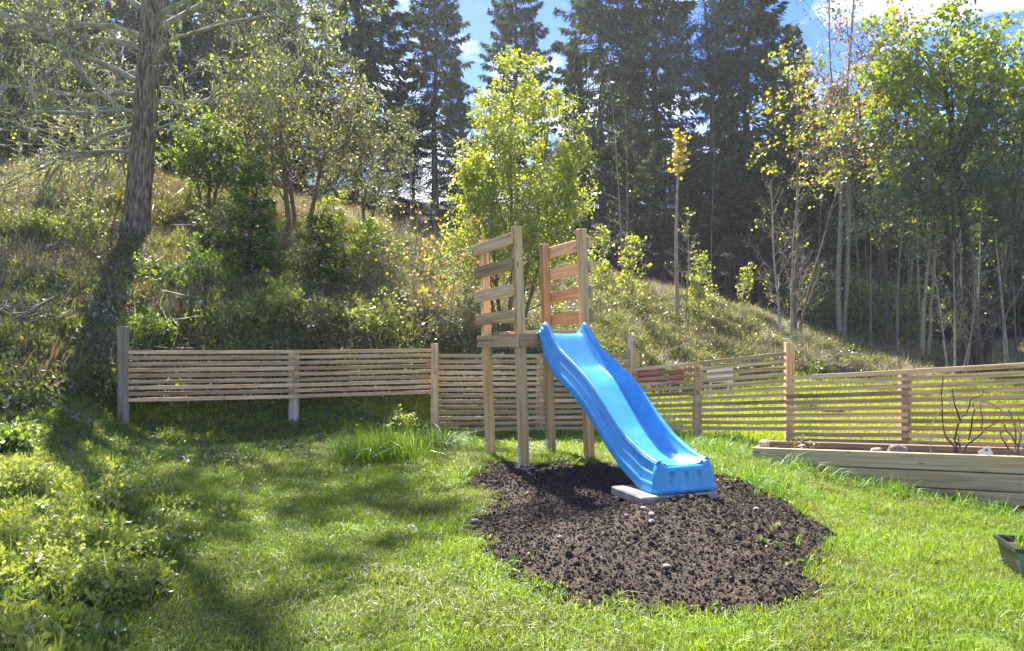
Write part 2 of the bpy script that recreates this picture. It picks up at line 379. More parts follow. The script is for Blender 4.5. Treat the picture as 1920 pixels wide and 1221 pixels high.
bp = N.new('ShaderNodeBump'); bp.inputs['Strength'].default_value = .12; bp.inputs['Distance'].default_value = .02
nb = N.new('ShaderNodeTexNoise'); nb.inputs['Scale'].default_value = 6; L.new(tc.outputs['Object'], nb.inputs['Vector'])
L.new(nb.outputs['Fac'], bp.inputs['Height']); L.new(bp.outputs['Normal'], bs.inputs['Normal'])
L.new(bs.outputs[0], out.inputs['Surface'])

# ground: lawn soil / hill litter by a zone attribute
m, N, L = new_mat('ground')
out = N.new('ShaderNodeOutputMaterial'); bs = N.new('ShaderNodeBsdfPrincipled'); bs.inputs['Roughness'].default_value = .95; bs.inputs['Specular IOR Level'].default_value = .15
at = N.new('ShaderNodeAttribute'); at.attribute_name = 'zone'
sep = N.new('ShaderNodeSeparateColor'); L.new(at.outputs['Color'], sep.inputs[0])
geo = N.new('ShaderNodeNewGeometry')
def gnoise(s, d=6):
    n_ = N.new('ShaderNodeTexNoise'); n_.inputs['Scale'].default_value = s; n_.inputs['Detail'].default_value = d
    L.new(geo.outputs['Position'], n_.inputs['Vector']); return n_
n1 = gnoise(5.0); lawnc = ramp(N, [(.3, (.055, .085, .018)), (.5, (.085, .14, .022)), (.7, (.14, .17, .045))]); L.new(n1.outputs['Fac'], lawnc.inputs['Fac'])
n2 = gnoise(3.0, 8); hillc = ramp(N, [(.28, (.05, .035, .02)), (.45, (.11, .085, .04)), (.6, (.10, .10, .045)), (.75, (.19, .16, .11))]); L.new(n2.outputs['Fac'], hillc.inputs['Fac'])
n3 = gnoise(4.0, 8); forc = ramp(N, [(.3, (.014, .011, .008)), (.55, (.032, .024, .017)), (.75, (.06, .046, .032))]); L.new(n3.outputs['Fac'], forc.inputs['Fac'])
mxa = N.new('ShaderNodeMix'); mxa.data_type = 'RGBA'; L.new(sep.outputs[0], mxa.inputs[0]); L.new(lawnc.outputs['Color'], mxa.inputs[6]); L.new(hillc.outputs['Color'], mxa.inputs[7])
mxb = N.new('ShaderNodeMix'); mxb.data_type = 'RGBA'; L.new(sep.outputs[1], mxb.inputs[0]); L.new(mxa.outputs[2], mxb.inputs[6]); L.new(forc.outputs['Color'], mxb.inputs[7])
L.new(mxb.outputs[2], bs.inputs['Base Color'])
n4 = gnoise(22, 6); bp = N.new('ShaderNodeBump'); bp.inputs['Strength'].default_value = .7; bp.inputs['Distance'].default_value = .04
L.new(n4.outputs['Fac'], bp.inputs['Height']); L.new(bp.outputs['Normal'], bs.inputs['Normal']); L.new(bs.outputs[0], out.inputs['Surface'])

# ------------------------------------------------------------------ object helpers
def link(o, parent=None):
    COL.objects.link(o)
    if parent is not None: o.parent = parent
    return o
def tag(o, label, cat, group=None):
    o['label'] = label; o['category'] = cat
    if group: o['group'] = group
    return o
def thing(name, label, cat, loc, group=None):
    o = bpy.data.objects.new(name, None); o.empty_display_size = .2
    COL.objects.link(o); o.location = loc
    return tag(o, label, cat, group)
def mesh_np(name, V, T, mat, smooth_=False):
    """mesh from numpy verts (n,3) and triangles or quads (m,k)"""
    V = np.ascontiguousarray(V, np.float32); T = np.ascontiguousarray(T, np.int32)
    me = bpy.data.meshes.new(name)
    me.vertices.add(len(V)); me.vertices.foreach_set('co', V.ravel())
    k = T.shape[1]
    me.loops.add(T.size); me.loops.foreach_set('vertex_index', T.ravel())
    me.polygons.add(len(T)); me.polygons.foreach_set('loop_start', np.arange(0, T.size, k, dtype=np.int32))
    if smooth_: me.polygons.foreach_set('use_smooth', np.ones(len(T), bool))
    me.update(calc_edges=True)
    if mat: me.materials.append(MATS[mat])
    return me
def mesh_py(name, V, Fc, mat, smooth_=False):
    me = bpy.data.meshes.new(name); me.from_pydata([tuple(v) for v in V], [], Fc); me.update()
    if mat: me.materials.append(MATS[mat])
    if smooth_:
        for p in me.polygons: p.use_smooth = True
    return me
def obj(name, me, parent=None, loc=None):
    o = bpy.data.objects.new(name, me); link(o, parent)
    if loc is not None: o.location = loc
    return o
def box_mesh(name, L_, T_, W_, mat, ch=.003):
    bm = bmesh.new(); bmesh.ops.create_cube(bm, size=1.0)
    for v in bm.verts: v.co = Vector((v.co.x * L_, v.co.y * T_, v.co.z * W_))
    if ch: bmesh.ops.bevel(bm, geom=list(bm.edges), offset=ch, segments=1, affect='EDGES', profile=.5)
    me = bpy.data.meshes.new(name); bm.to_mesh(me); bm.free(); me.materials.append(MATS[mat]); return me
def plank(name, a, b, W_, T_, mat, parent, up=(0, 0, 1), ch=.003):
    """board from a to b (centres of the end faces): width W along up, thickness T across"""
    a = Vector(a); b = Vector(b); X = (b - a); L_ = X.length; X.normalize()
    Z = Vector(up); Z = (Z - X * Z.dot(X)).normalized(); Y = Z.cross(X)
    o = bpy.data.objects.new(name, box_mesh(name, L_, T_, W_, mat, ch)); link(o, parent)
    M = Matrix((X, Y, Z)).transposed().to_4x4(); M.translation = (a + b) / 2 - (parent.location if parent else Vector())
    o.matrix_basis = M
    return o
def lumpy(name, r, mat, seed, sub=2, amp=.25, flat=(1, 1, .7)):
    bm = bmesh.new(); bmesh.ops.create_icosphere(bm, subdivisions=sub, radius=1)
    rg = random.Random(seed); ph = [rg.random() * 9 for _ in range(6)]
    for v in bm.verts:
        c = v.co; k = 1 + amp * (math.sin(c.x * 2.3 + ph[0]) * math.sin(c.y * 2.9 + ph[1]) + .6 * math.sin(c.z * 4.1 + ph[2]) * math.cos(c.x * 5 + ph[3]) + .5 * (rg.random() - .5))
        v.co = Vector((c.x * k * r * flat[0], c.y * k * r * flat[1], c.z * k * r * flat[2]))
    me = bpy.data.meshes.new(name); bm.to_mesh(me); bm.free(); me.materials.append(MATS[mat]); return me

class Wood:
    """collects tapered tubes"""
    def __init__(s): s.V = []; s.T = []; s.n = 0
    def tube(s, pts, rad, k):
        n = len(pts); Vv = []
        ref = Vector((.31, .77, .55))
        for i, p in enumerate(pts):
            t = (pts[min(i + 1, n - 1)] - pts[max(i - 1, 0)])
            if t.length < 1e-9: t = Vector((0, 0, 1))
            t.normalize(); u = t.cross(ref)
            if u.length < .05: u = t.cross(Vector((1, 0, 0)))
            u.normalize(); w = t.cross(u); r = rad[i]
            for j in range(k):
                a = 2 * math.pi * j / k
                Vv.append(p + (u * math.cos(a) + w * math.sin(a)) * r)
        b = s.n
        for i in range(n - 1):
            for j in range(k):
                j2 = (j + 1) % k
                A, B, C, D = b + i * k + j, b + i * k + j2, b + (i + 1) * k + j2, b + (i + 1) * k + j
                s.T.append((A, B, C)); s.T.append((A, C, D))
        s.V += Vv; s.n += len(Vv)
    def mesh(s, name, mat, smooth_=True):
        return mesh_np(name, np.array([tuple(v) for v in s.V]), np.array(s.T), mat, smooth_)

def leaves_np(rng, P_, size, up=.35, jit=.5, fold=.25, aspect=1.7, Dv=None):
    """rhombic folded leaves at points P_ (n,3) -> verts, tris"""
    n = len(P_)
    d = rng.normal(size=(n, 3)); d /= np.linalg.norm(d, axis=1)[:, None]
    if Dv is not None: d = d * jit + Dv; d /= np.linalg.norm(d, axis=1)[:, None]
    nn = rng.normal(size=(n, 3)); nn[:, 2] += up * 3
    s_ = np.cross(d, nn); s_ /= np.linalg.norm(s_, axis=1)[:, None] + 1e-9
    w = np.cross(s_, d)
    L_ = (size * rng.uniform(.42, 1.45, n))[:, None]
    W_ = L_ / aspect / 2
    V = np.empty((n, 4, 3))
    V[:, 0] = P_; V[:, 1] = P_ + d * L_ * .45 + s_ * W_ + w * L_ * fold * .4
    V[:, 2] = P_ + d * L_; V[:, 3] = P_ + d * L_ * .45 - s_ * W_ + w * L_ * fold * .4
    b = np.arange(n)[:, None] * 4
    T = np.concatenate([b + np.array([[0, 1, 2]]), b + np.array([[0, 2, 3]])])
    return V.reshape(-1, 3), T
def blades_np(rng, P_, h, w, lean=.35, Dv=None):
    """bent grass blades: 5 verts, 3 tris each"""
    n = len(P_); a = rng.uniform(0, 2 * np.pi, n)
    side = np.stack([np.cos(a), np.sin(a), np.zeros(n)], 1)
    b = a + rng.normal(np.pi / 2, .5, n); ld = np.stack([np.cos(b), np.sin(b), np.zeros(n)], 1)
    if Dv is not None: ld = ld + Dv
    H = (h * rng.uniform(.5, 1.25, n))[:, None]; Wd = (w * rng.uniform(.6, 1.3, n))[:, None]
    l1 = np.abs(rng.normal(0, lean, n))[:, None]; l2 = l1 * rng.uniform(1.6, 3.0, n)[:, None]
    upv = np.array([0, 0, 1.0])
    mid = P_ + upv * H * .55 + ld * H * l1 * .5
    tip = P_ + upv * H * np.clip(1.05 - .25 * l2, .35, 1) + ld * H * l2 * .6
    V = np.empty((n, 5, 3)); V[:, 0] = P_ - side * Wd / 2; V[:, 1] = P_ + side * Wd / 2
    V[:, 2] = mid + side * Wd * .4; V[:, 3] = mid - side * Wd * .4; V[:, 4] = tip
    k = np.arange(n)[:, None] * 5
    T = np.concatenate([k + np.array([[0, 1, 2]]), k + np.array([[0, 2, 3]]), k + np.array([[3, 2, 4]])])
    return V.reshape(-1, 3), T
def merge(parts):
    Vs, Ts, n = [], [], 0
    for V, T in parts:
        Vs.append(V); Ts.append(T + n); n += len(V)
    return np.concatenate(Vs), np.concatenate(Ts)

def scatter(name, pts, rot, scl, meshes, label, cat='plants'):
    """one stuff object: copies of small clump meshes on ground points (geometry nodes)"""
    me = bpy.data.meshes.new(name)
    pts = np.ascontiguousarray(pts, np.float32)
    me.vertices.add(len(pts)); me.vertices.foreach_set('co', pts.ravel())
    a = me.attributes.new('rot', 'FLOAT_VECTOR', 'POINT'); a.data.foreach_set('vector', np.ascontiguousarray(rot, np.float32).ravel())
    a = me.attributes.new('scl', 'FLOAT', 'POINT'); a.data.foreach_set('value', np.ascontiguousarray(scl, np.float32))
    a = me.attributes.new('idx', 'INT', 'POINT'); a.data.foreach_set('value', np.random.default_rng(3).integers(0, len(meshes), len(pts)).astype(np.int32))
    o = obj(name, me); o['kind'] = 'stuff'; o['label'] = label; o['category'] = cat
    ng = bpy.data.node_groups.new(name + '_spread', 'GeometryNodeTree')
    ng.interface.new_socket('Geometry', in_out='INPUT', socket_type='NodeSocketGeometry')
    ng.interface.new_socket('Geometry', in_out='OUTPUT', socket_type='NodeSocketGeometry')
    N, L = ng.nodes, ng.links
    gi = N.new('NodeGroupInput'); go = N.new('NodeGroupOutput'); iop = N.new('GeometryNodeInstanceOnPoints')
    jn = N.new('GeometryNodeJoinGeometry')
    for me_ in meshes:
        so = bpy.data.objects.new(me_.name, me_)
        oi = N.new('GeometryNodeObjectInfo'); oi.inputs['Object'].default_value = so; oi.inputs['As Instance'].default_value = True
        L.new(oi.outputs['Geometry'], jn.inputs[0])
    def at(nm, ty):
        n_ = N.new('GeometryNodeInputNamedAttribute'); n_.data_type = ty; n_.inputs['Name'].default_value = nm; return n_.outputs['Attribute']
    L.new(gi.outputs[0], iop.inputs['Points']); L.new(jn.outputs[0], iop.inputs['Instance'])
    iop.inputs['Pick Instance'].default_value = True
    L.new(at('idx', 'INT'), iop.inputs['Instance Index'])
    e2r = N.new('FunctionNodeEulerToRotation'); L.new(at('rot', 'FLOAT_VECTOR'), e2r.inputs[0]); L.new(e2r.outputs[0], iop.inputs['Rotation'])
    L.new(at('scl', 'FLOAT'), iop.inputs['Scale'])
    L.new(iop.outputs[0], go.inputs[0])
    md = o.modifiers.new('spread', 'NODES'); md.node_group = ng
    return o

# ------------------------------------------------------------------ GROUND SHEET
def axis(lo, hi, dlo, dhi, fine, grow=1.25):
    a = list(np.arange(dlo, dhi + 1e-6, fine)); s = fine
    while a[-1] < hi: s *= grow; a.append(min(hi, a[-1] + s))
    s = fine
    while a[0] > lo: s *= grow; a.insert(0, max(lo, a[0] - s))
    return np.array(a)
gx = axis(-600, 600, -14, 14, .13); gy = axis(-300, 900, 1.5, 27, .13)
XX, YY = np.meshgrid(gx, gy, indexing='ij')
ZZ = GZ(XX, YY).reshape(XX.shape)
sd = poly_dist(XX, YY, SOIL).reshape(XX.shape)
ZZ = ZZ - smooth(.0, .18, sd) * .06
nx, ny = XX.shape
idx = np.arange(nx * ny).reshape(nx, ny)
Q = np.stack([idx[:-1, :-1], idx[1:, :-1], idx[1:, 1:], idx[:-1, 1:]], -1).reshape(-1, 4)
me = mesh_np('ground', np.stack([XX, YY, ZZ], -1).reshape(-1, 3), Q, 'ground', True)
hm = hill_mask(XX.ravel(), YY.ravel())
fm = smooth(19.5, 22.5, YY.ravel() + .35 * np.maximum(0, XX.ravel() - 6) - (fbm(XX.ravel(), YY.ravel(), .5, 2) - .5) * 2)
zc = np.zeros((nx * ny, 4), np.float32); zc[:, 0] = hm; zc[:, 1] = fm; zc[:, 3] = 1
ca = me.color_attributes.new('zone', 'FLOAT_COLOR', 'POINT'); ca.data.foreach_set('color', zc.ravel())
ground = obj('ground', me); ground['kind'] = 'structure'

# soil patch
rngS = np.random.default_rng(11)
sx0, sy0 = SOIL.min(0) - .15; sx1, sy1 = SOIL.max(0) + .15
sx = np.arange(sx0, sx1, .014); sy = np.arange(sy0, sy1, .014)
SX, SY = np.meshgrid(sx, sy, indexing='ij')
def soil_sd(x, y):
    x = np.asarray(x, float).ravel(); y = np.asarray(y, float).ravel()
    return poly_dist(x, y, SOIL) + (fbm(x, y, 5, 3) - .5) * .26 + (fbm(x, y, 1.6, 2) - .5) * .28
SDD = soil_sd(SX, SY).reshape(SX.shape)
def soil_h(x, y, s):
    clod = np.abs(fbm(x, y, 9, 3) - .5) * 2
    return smooth(-.02, .16, s) * (.012 + .045 * (fbm(x, y, 3.2, 3) - .45) + .026 * (1 - clod) ** 2 * smooth(.35, .6, fbm(x, y, 2.1, 2)) + .014 * (fbm(x, y, 30, 3) - .5))
SZ = GZ(SX, SY).reshape(SX.shape) + soil_h(SX.ravel(), SY.ravel(), SDD.ravel()).reshape(SX.shape) - (SDD < -.03) * .12
nx, ny = SX.shape; idx = np.arange(nx * ny).reshape(nx, ny)
Q = np.stack([idx[:-1, :-1], idx[1:, :-1], idx[1:, 1:], idx[:-1, 1:]], -1).reshape(-1, 4)
keep = (SDD.ravel()[Q] > -.06).any(1)
Q = Q[keep]
used = np.unique(Q); remap = -np.ones(nx * ny, int); remap[used] = np.arange(len(used))
soil = obj('soil_patch', mesh_np('soil_patch', np.stack([SX, SY, SZ], -1).reshape(-1, 3)[used], remap[Q], 'soil', True)); soil['kind'] = 'structure'
def SOILZ(x, y):
    x = np.atleast_1d(np.asarray(x, float)); y = np.atleast_1d(np.asarray(y, float))
    return GZ(x, y) + soil_h(x, y, soil_sd(x, y))

# ------------------------------------------------------------------ SCATTERED GROUND COVER
rng = np.random.default_rng(21)
def rots(n, tilt=.15):
    return np.stack([rng.normal(0, tilt, n), rng.normal(0, tilt, n), rng.uniform(0, 6.283, n)], 1)
def in_view(x, y, m=1.12):
    return np.abs(x) < (960 / F) * y * m + .5

# lawn
def lawn_tuft(i, n, r, h, w, lean, mat='grass', name='grass_tuft'):
    rg = np.random.default_rng(100 + i); a = rg.uniform(0, 6.283, n); q = np.sqrt(rg.random(n)) * r
    Pp = np.stack([q * np.cos(a), q * np.sin(a), np.full(n, -.006)], 1)
    V, T = blades_np(rg, Pp, h, w, lean)
    return mesh_np(name, V, T, mat)
tufts = [lawn_tuft(i, 58, .085, .028 + .006 * (i % 3), .0036, .85) for i in range(6)]
n = 60000
y = rng.uniform(2.2, 9.5, n) ; x = rng.uniform(-1, 1, n) * ((960 / F) * y * 1.15 + .4)
keepp = rng.random(n) < y / 9.5 * 1.1
x, y = x[keepp], y[keepp]
z = base_z(x, y); h = hill_mask(x, y, z); s = soil_sd(x, y)
bare = fbm(x, y, 1.7, 3)
k = (h < .5) & (s < .10 - .16 * rng.random(len(x))) & ((bare > .36) | (rng.random(len(x)) < .55))
x, y = x[k], y[k]
pl = np.stack([x, y, GZ(x, y)], 1)
sc_ = rng.uniform(.7, 1.35, len(x)) * (.75 + .7 * fbm(x, y, 3.1, 2)) * (1 + .25 * smooth(6, 9, y))
scatter('lawn_grass', pl, rots(len(x)), sc_, tufts, 'short sunlit lawn grass around the soil patch', 'grass')
# field beyond the fence
tuf2 = [lawn_tuft(i + 20, 40, .16, .06, .010, .5, 'field') for i in range(3)]
n = 26000
y = rng.uniform(8.6, 17.5, n); x = rng.uniform(-1.5, 1, n) * ((960 / F) * y * 1.12)
h = hill_mask(x, y); k = (h < .5) & (x > -6.5)
x, y = x[k], y[k]
scatter('field_grass', np.stack([x, y, GZ(x, y)], 1), rots(len(x)), rng.uniform(.7, 1.3, len(x)), tuf2, 'bright grass field seen through the fence gaps', 'grass')
# longer grass: bank behind the tower, strip along the bed and fences
tuf3 = [lawn_tuft(i + 40, 24 + 3 * i, .09, .19, .0065, .8, 'grass_tall', 'long_grass_tuft') for i in range(5)]
px_ = []
for (x0, y0, x1, y1, n, sp) in ((830, 830, 1140, 838, 330, .42), (1140, 840, 1420, 862, 200, .55), (1130, 905, 1000, 868, 20, .10), (1330, 885, 1480, 930, 60, .35),
                                (1420, 872, 1930, 975, 60, .05), (780, 845, 860, 835, 50, .2), (1230, 820, 1420, 845, 160, .45), (870, 890, 890, 1000, 10, .12)):
    A, B = gp(x0, y0, 2, 12), gp(x1, y1, 2, 12)
    t = rng.random(n); q = np.outer(1 - t, [A.x, A.y]) + np.outer(t, [B.x, B.y]) + rng.normal(0, sp, (n, 2)) * .6
    px_.append(q)
q = np.concatenate(px_); k = (soil_sd(q[:, 0], q[:, 1]) < .05) | (rng.random(len(q)) < .10); q = q[k]
scatter('long_grass', np.stack([q[:, 0], q[:, 1], GZ(q[:, 0], q[:, 1])], 1), rots(len(q)), rng.uniform(.25, 1.15, len(q)) * (.55 + .8 * fbm(q[:, 0], q[:, 1], 2.5, 2)) * np.where(q[:, 1] < 6.0, .6, 1.0), tuf3, 'long unmown grass on the bank behind the tower', 'grass')

# soil clods and crumbs
cl = [lumpy('soil_clod', .016, 'clod', i, 1, .35, (1, 1, .8)) for i in range(5)]
n = 42000; q = np.stack([rng.uniform(sx0, sx1, n), rng.uniform(sy0, sy1, n)], 1); s = soil_sd(q[:, 0], q[:, 1])
q = q[s > -.05 + .08 * rng.random(n)]
sc_ = np.exp(rng.normal(-1.4, .55, len(q))); sc_ = np.clip(sc_, .15, 1.6)
big_ = (rng.random(len(q)) < .035 * smooth(.45, .6, fbm(q[:, 0], q[:, 1], 1.4, 2)) + .004); sc_ = np.where(big_, sc_ * rng.uniform(2.0, 3.6, len(q)), sc_)
scatter('soil_clods', np.stack([q[:, 0], q[:, 1], SOILZ(q[:, 0], q[:, 1]) + .004], 1), rng.uniform(0, 6, (len(q), 3)), sc_, cl, 'dark crumbly soil clods over the bare patch', 'soil')

# hill cover
def clump(i, mat, nl, r, size, hgt, name, stems=0, aspect=1.8, up=.3):
    rg = np.random.default_rng(300 + i); a = rg.uniform(0, 6.283, nl); q = np.sqrt(rg.random(nl)) * r
    zz = rg.random(nl) ** .7 * hgt * (1 - .6 * (q / r) ** 2)
    V, T = leaves_np(rg, np.stack([q * np.cos(a), q * np.sin(a), zz], 1), size, up=up, aspect=aspect)
    parts = [(V, T)]
    if stems:
        a = rg.uniform(0, 6.283, stems); q = rg.random(stems) * r * .5
        parts.append(blades_np(rg, np.stack([q * np.cos(a), q * np.sin(a), np.zeros(stems)], 1), hgt * 1.3, .006, .4))
    V, T = merge(parts); return mesh_np(name, V, T, mat)
kinds = [
 ('heather_cover', 'brown heather and dead fern over the hillside', [clump(i, 'heather', 70, .17, .045, .20, 'heather_clump', 26, 2.4) for i in range(4)], 6500, .46, .60, 1.0),
 ('blueberry_cover', 'low green blueberry scrub over the hillside', [clump(10 + i, 'blueberry', 95, .18, .040, .22, 'blueberry_clump', 12, 1.6) for i in range(4)], 8500, .38, .56, 7.0),
 ('dry_grass_cover', 'pale dead grass tufts over the hillside', [lawn_tuft(60 + i, 44, .10, .24, .008, .55, 'dry_grass', 'dry_grass_clump') for i in range(4)], 3400, .44, .62, 13.0),
 ('dead_stem_cover', 'thin dead brown stems and twigs standing over the hillside', [lawn_tuft(80 + i, 22, .16, .42, .007, .45, 'heather', 'dead_stem_clump') for i in range(4)], 800, .40, .60, 31.0),
 ('lichen_cover', 'pale grey lichen and dry leaves on the hillside', [clump(20 + i, 'lichen', 40, .14, .034, .14, 'lichen_clump', 0, 1.5) for i in range(3)], 5200, .44, .62, 19.0),
]
for nm, lab, ms, n, lo, hi, off in kinds:
    y = rng.uniform(7.0, 24, n * 4); x = rng.uniform(-1, 1, n * 4) * ((960 / F) * y * 1.15 + .6)
    h = hill_mask(x, y); pr = .12 + .88 * smooth(lo, hi, fbm(x + off, y - off, .55, 3))
    pr = pr * np.where(y > 19, .35, 1.0) * np.where(y < 9, .6, 1)
    k = (rng.random(n * 4) < pr) & (h > .35)
    x, y = x[k][:n], y[k][:n]
    scatter(nm, np.stack([x, y, GZ(x, y) - .01], 1), rots(len(x), .25), rng.uniform(.6, 1.5, len(x)) * np.where(x < -1.5, 1.3, 1.0), ms, lab, 'ground cover')
# taller scrub on the left half of the slope
n = 5200; y = rng.uniform(9.0, 18.5, n); x = rng.uniform(-1, .1, n) * ((960 / F) * y * 1.12 + .5)
k = (hill_mask(x, y) > .6) & (rng.random(n) < .25 + .75 * smooth(.42, .58, fbm(x + 5, y, .8, 3))); x, y = x[k][:2300], y[k][:2300]
scr_m = [clump(70 + i, mt_, 150, .30, .050, .42, 'scrub_clump', 30, 1.7) for i, mt_ in enumerate(('olive_leaf', 'heather', 'heather', 'shrub_leaf', 'lichen', 'heather'))]
scatter('scrub_cover', np.stack([x, y, GZ(x, y) - .02], 1), rots(len(x), .2), rng.uniform(.45, 1.15, len(x)), scr_m, 'knee-high grey-green and brown scrub over the left hillside', 'scrub')
# pale low groundcover in the lower left corner
n = 2600; y = rng.uniform(2.2, 7.0, n); x = -rng.uniform(.30, .80, n) * y * 1.0 - .1
k = rng.random(n) < smooth(.42, .62, -x / y + (fbm(x, y, 1.8, 2) - .5) * .3); x, y = x[k], y[k]
gc_m = [clump(90 + i, mt_, 46, .085, .026, .085, 'groundcover_clump', 8, 1.7) for i, mt_ in enumerate(('shrub_leaf', 'shrub_leaf', 'green_leaf'))]
scatter('corner_groundcover', np.stack([x, y, GZ(x, y)], 1), rots(len(x), .2), rng.uniform(.6, 1.4, len(x)), gc_m, 'pale low leafy groundcover in the lower left corner', 'ground cover')
# rough weeds under the left fence
n = 4200; y = rng.uniform(6.4, 10.5, n); x = rng.uniform(-7.5, -1.2, n)
t_ = smooth(6.3, 7.6, y + (fbm(x, y, 1.3, 2) - .5) * 2.0 - .25 * (x + 4.0).clip(0)) * (hill_mask(x, y) < .75)
k = rng.random(n) < t_; x, y = x[k], y[k]
weed = [clump(40 + i, 'green_leaf', 46, .10, .032, .09, 'weed_clump', 10, 1.9) for i in range(3)] + [clump(44 + i, 'olive_leaf', 46, .10, .03, .09, 'weed_clump', 16, 2.0) for i in range(2)]
scatter('weed_cover', np.stack([x, y, GZ(x, y)], 1), rots(len(x), .2), rng.uniform(.6, 1.5, len(x)), weed, 'low weeds and rough grass under the left fence', 'weeds')
# ------------------------------------------------------------------ PLAY TOWER
YAW = R(25)
dv = Vector((math.sin(YAW), -math.cos(YAW), 0))          # the way the slide runs
rv = Vector((math.cos(YAW), math.sin(YAW), 0))           # to its right
tw_base = Vector((.347, 6.4, 0)) - dv * .35
tw_base.z = .31
tower = thing('play_tower', 'open wooden play tower on four posts with slatted side panels, holding the blue slide', 'play tower', tw_base)
LEAN = Matrix.Translation(Vector((tw_base.x, tw_base.y, 1.36))) @ Matrix.Rotation(R(-1.9), 4, 'Y') @ Matrix.Translation(-Vector((tw_base.x, tw_base.y, 1.36)))
def tl(v): return LEAN @ Vector(v)
FL = Vector((.066, 6.27, 0)); FR = Vector((.629, 6.53, 0)); BL = FL - dv * .70; BR = FR - dv * .70
corners = {'FL': (FL, .30, 2.306), 'FR': (FR, .32, 2.305), 'BL': (BL, .27, 2.286), 'BR': (BR, .25, 2.266)}
for k_, (c, z0, z1) in corners.items():
    o = plank('post', tl((c.x, c.y, z0 - .06)), tl((c.x, c.y, z1)), .073, .073, 'wood_tower', tower, up=dv, ch=.005)
    if k_ != 'FR':
        bk = plank('bracket', tl((c - rv * .0395 + Vector((0, 0, z0 + .02)))), tl((c - rv * .0395 + Vector((0, 0, z0 + .17)))), .045, .005, 'galvanised', tower, up=dv, ch=.001)
        bk.parent = o; bk.matrix_basis = o.matrix_basis.inverted() @ bk.matrix_basis
# platform frame boards, proud of the posts
def tplank(name, a, b, W_, T_, up=(0, 0, 1), mat='wood_tower', ch=.003):
    return plank(name, tl(a), tl(b), W_, T_, mat, tower, up, ch)
zb = 1.363
off = .036 + .0155
tplank('frame_board', FL - rv * off + dv * .066 + Vector((0, 0, zb)), BL - rv * off - dv * .075 + Vector((0, 0, zb)), .104, .030)
tplank('frame_board', FR + rv * off + dv * .066 + Vector((0, 0, zb)), BR + rv * off - dv * .06 + Vector((0, 0, zb)), .104, .030)
tplank('frame_board', FL + dv * off - rv * .034 + Vector((0, 0, zb)), FR + dv * off + rv * .034 + Vector((0, 0, zb)), .104, .030)
tplank('frame_board', BL - dv * off - rv * .034 + Vector((0, 0, zb)), BR - dv * off + rv * .034 + Vector((0, 0, zb)), .104, .030)
tplank('joist', (FL + BL) / 2 + rv * .06 + Vector((0, 0, 1.335)), (FR + BR) / 2 - rv * .06 + Vector((0, 0, 1.335)), .07, .045)
for k_ in range(5):
    t = .03 + k_ * .128
    a = FL - dv * t; b = FR - dv * t
    lo = .034 if k_ not in (0, 4) else -.042
    tplank('deck_board', a - rv * lo + Vector((0, 0, 1.427)), b + rv * lo + Vector((0, 0, 1.427)), .026, .118)
# side panels: four boards each
off2 = .0365 + .0145
for j, z in enumerate((2.205, 1.995, 1.780, 1.567)):
    e = (.010, -.006, .004, .0)[j]
    tplank('panel_board', FL - rv * off2 + dv * (.012 + e) + Vector((0, 0, z)), BL - rv * off2 - dv * (.10 + e) + Vector((0, 0, z - .006)), .102, .027)
for j, z in enumerate((2.185, 1.975, 1.760, 1.552)):
    e = (.0, .008, -.004, .005)[j]
    tplank('panel_board', FR + rv * off2 + dv * (.058 + e) + Vector((0, 0, z)), BR + rv * off2 - dv * (.045 - e) + Vector((0, 0, z - .004)), .102, .027)
# post brackets and the footing under the front post
ft = obj('footing_block', box_mesh('footing_block', .19, .15, .08, 'concrete', .006)); ft.location = tl(FL + Vector((.035, -.02, .285))); ft.rotation_euler = (0, 0, YAW + .3)
tag(ft, 'small concrete footing block at the foot of the front tower post', 'block')

# ------------------------------------------------------------------ SLIDE
slide_o = Vector((.445, 6.33, 0)) + dv * 1.5; slide_o.z = .385
slide = thing('slide', 'bright blue plastic wave slide running from the tower to the slab', 'slide', slide_o)
T0 = Vector((.445, 6.33, 0))
def sp(s, w, z): return T0 + dv * s + rv * w + Vector((0, 0, z)) - slide_o
SS = np.concatenate([np.linspace(-.075, .06, 8), np.linspace(.08, 1.50, 64), np.linspace(1.515, 1.565, 5)])
def prof(ks, zs, sig=.028):
    f = np.linspace(-.3, 1.9, 1101); v = np.interp(f, ks, zs)
    kk = np.exp(-.5 * (np.arange(-60, 61) * .002 / sig) ** 2); kk /= kk.sum()
    v = np.convolve(np.pad(v, 60, mode='edge'), kk, 'valid')
    return np.interp(SS, f, v)
rim = prof([-.30, -.075, -.05, -.012, .02, .12, .25, .44, .63, .79, .93, 1.07, 1.21, 1.38, 1.52, 1.9], [1.415, 1.425, 1.46, 1.515, 1.50, 1.40, 1.295, 1.205, 1.112, 1.012, .900, .795, .703, .628, .588, .575], .016)
bed = prof([-.30, .005, .06, .31, .36, .52, .60, .70, .95, 1.10, 1.24, 1.38, 1.46, 1.9], [1.412, 1.412, 1.385, 1.150, 1.130, 1.060, 1.015, .94, .752, .665, .595, .560, .553, .552], .022)
rim = np.maximum(rim, bed + .012)
def strip(name, rows, mat='slide_plastic', smooth_=True):
    """rows: list over s of lists of points"""
    n, m_ = len(rows), len(rows[0]); V = [p for r_ in rows for p in r_]
    Fc = [(i * m_ + j, i * m_ + j + 1, (i + 1) * m_ + j + 1, (i + 1) * m_ + j) for i in range(n - 1) for j in range(m_ - 1)]
    o = obj(name, mesh_py(name, V, Fc, mat, smooth_), slide); return o
rows = []
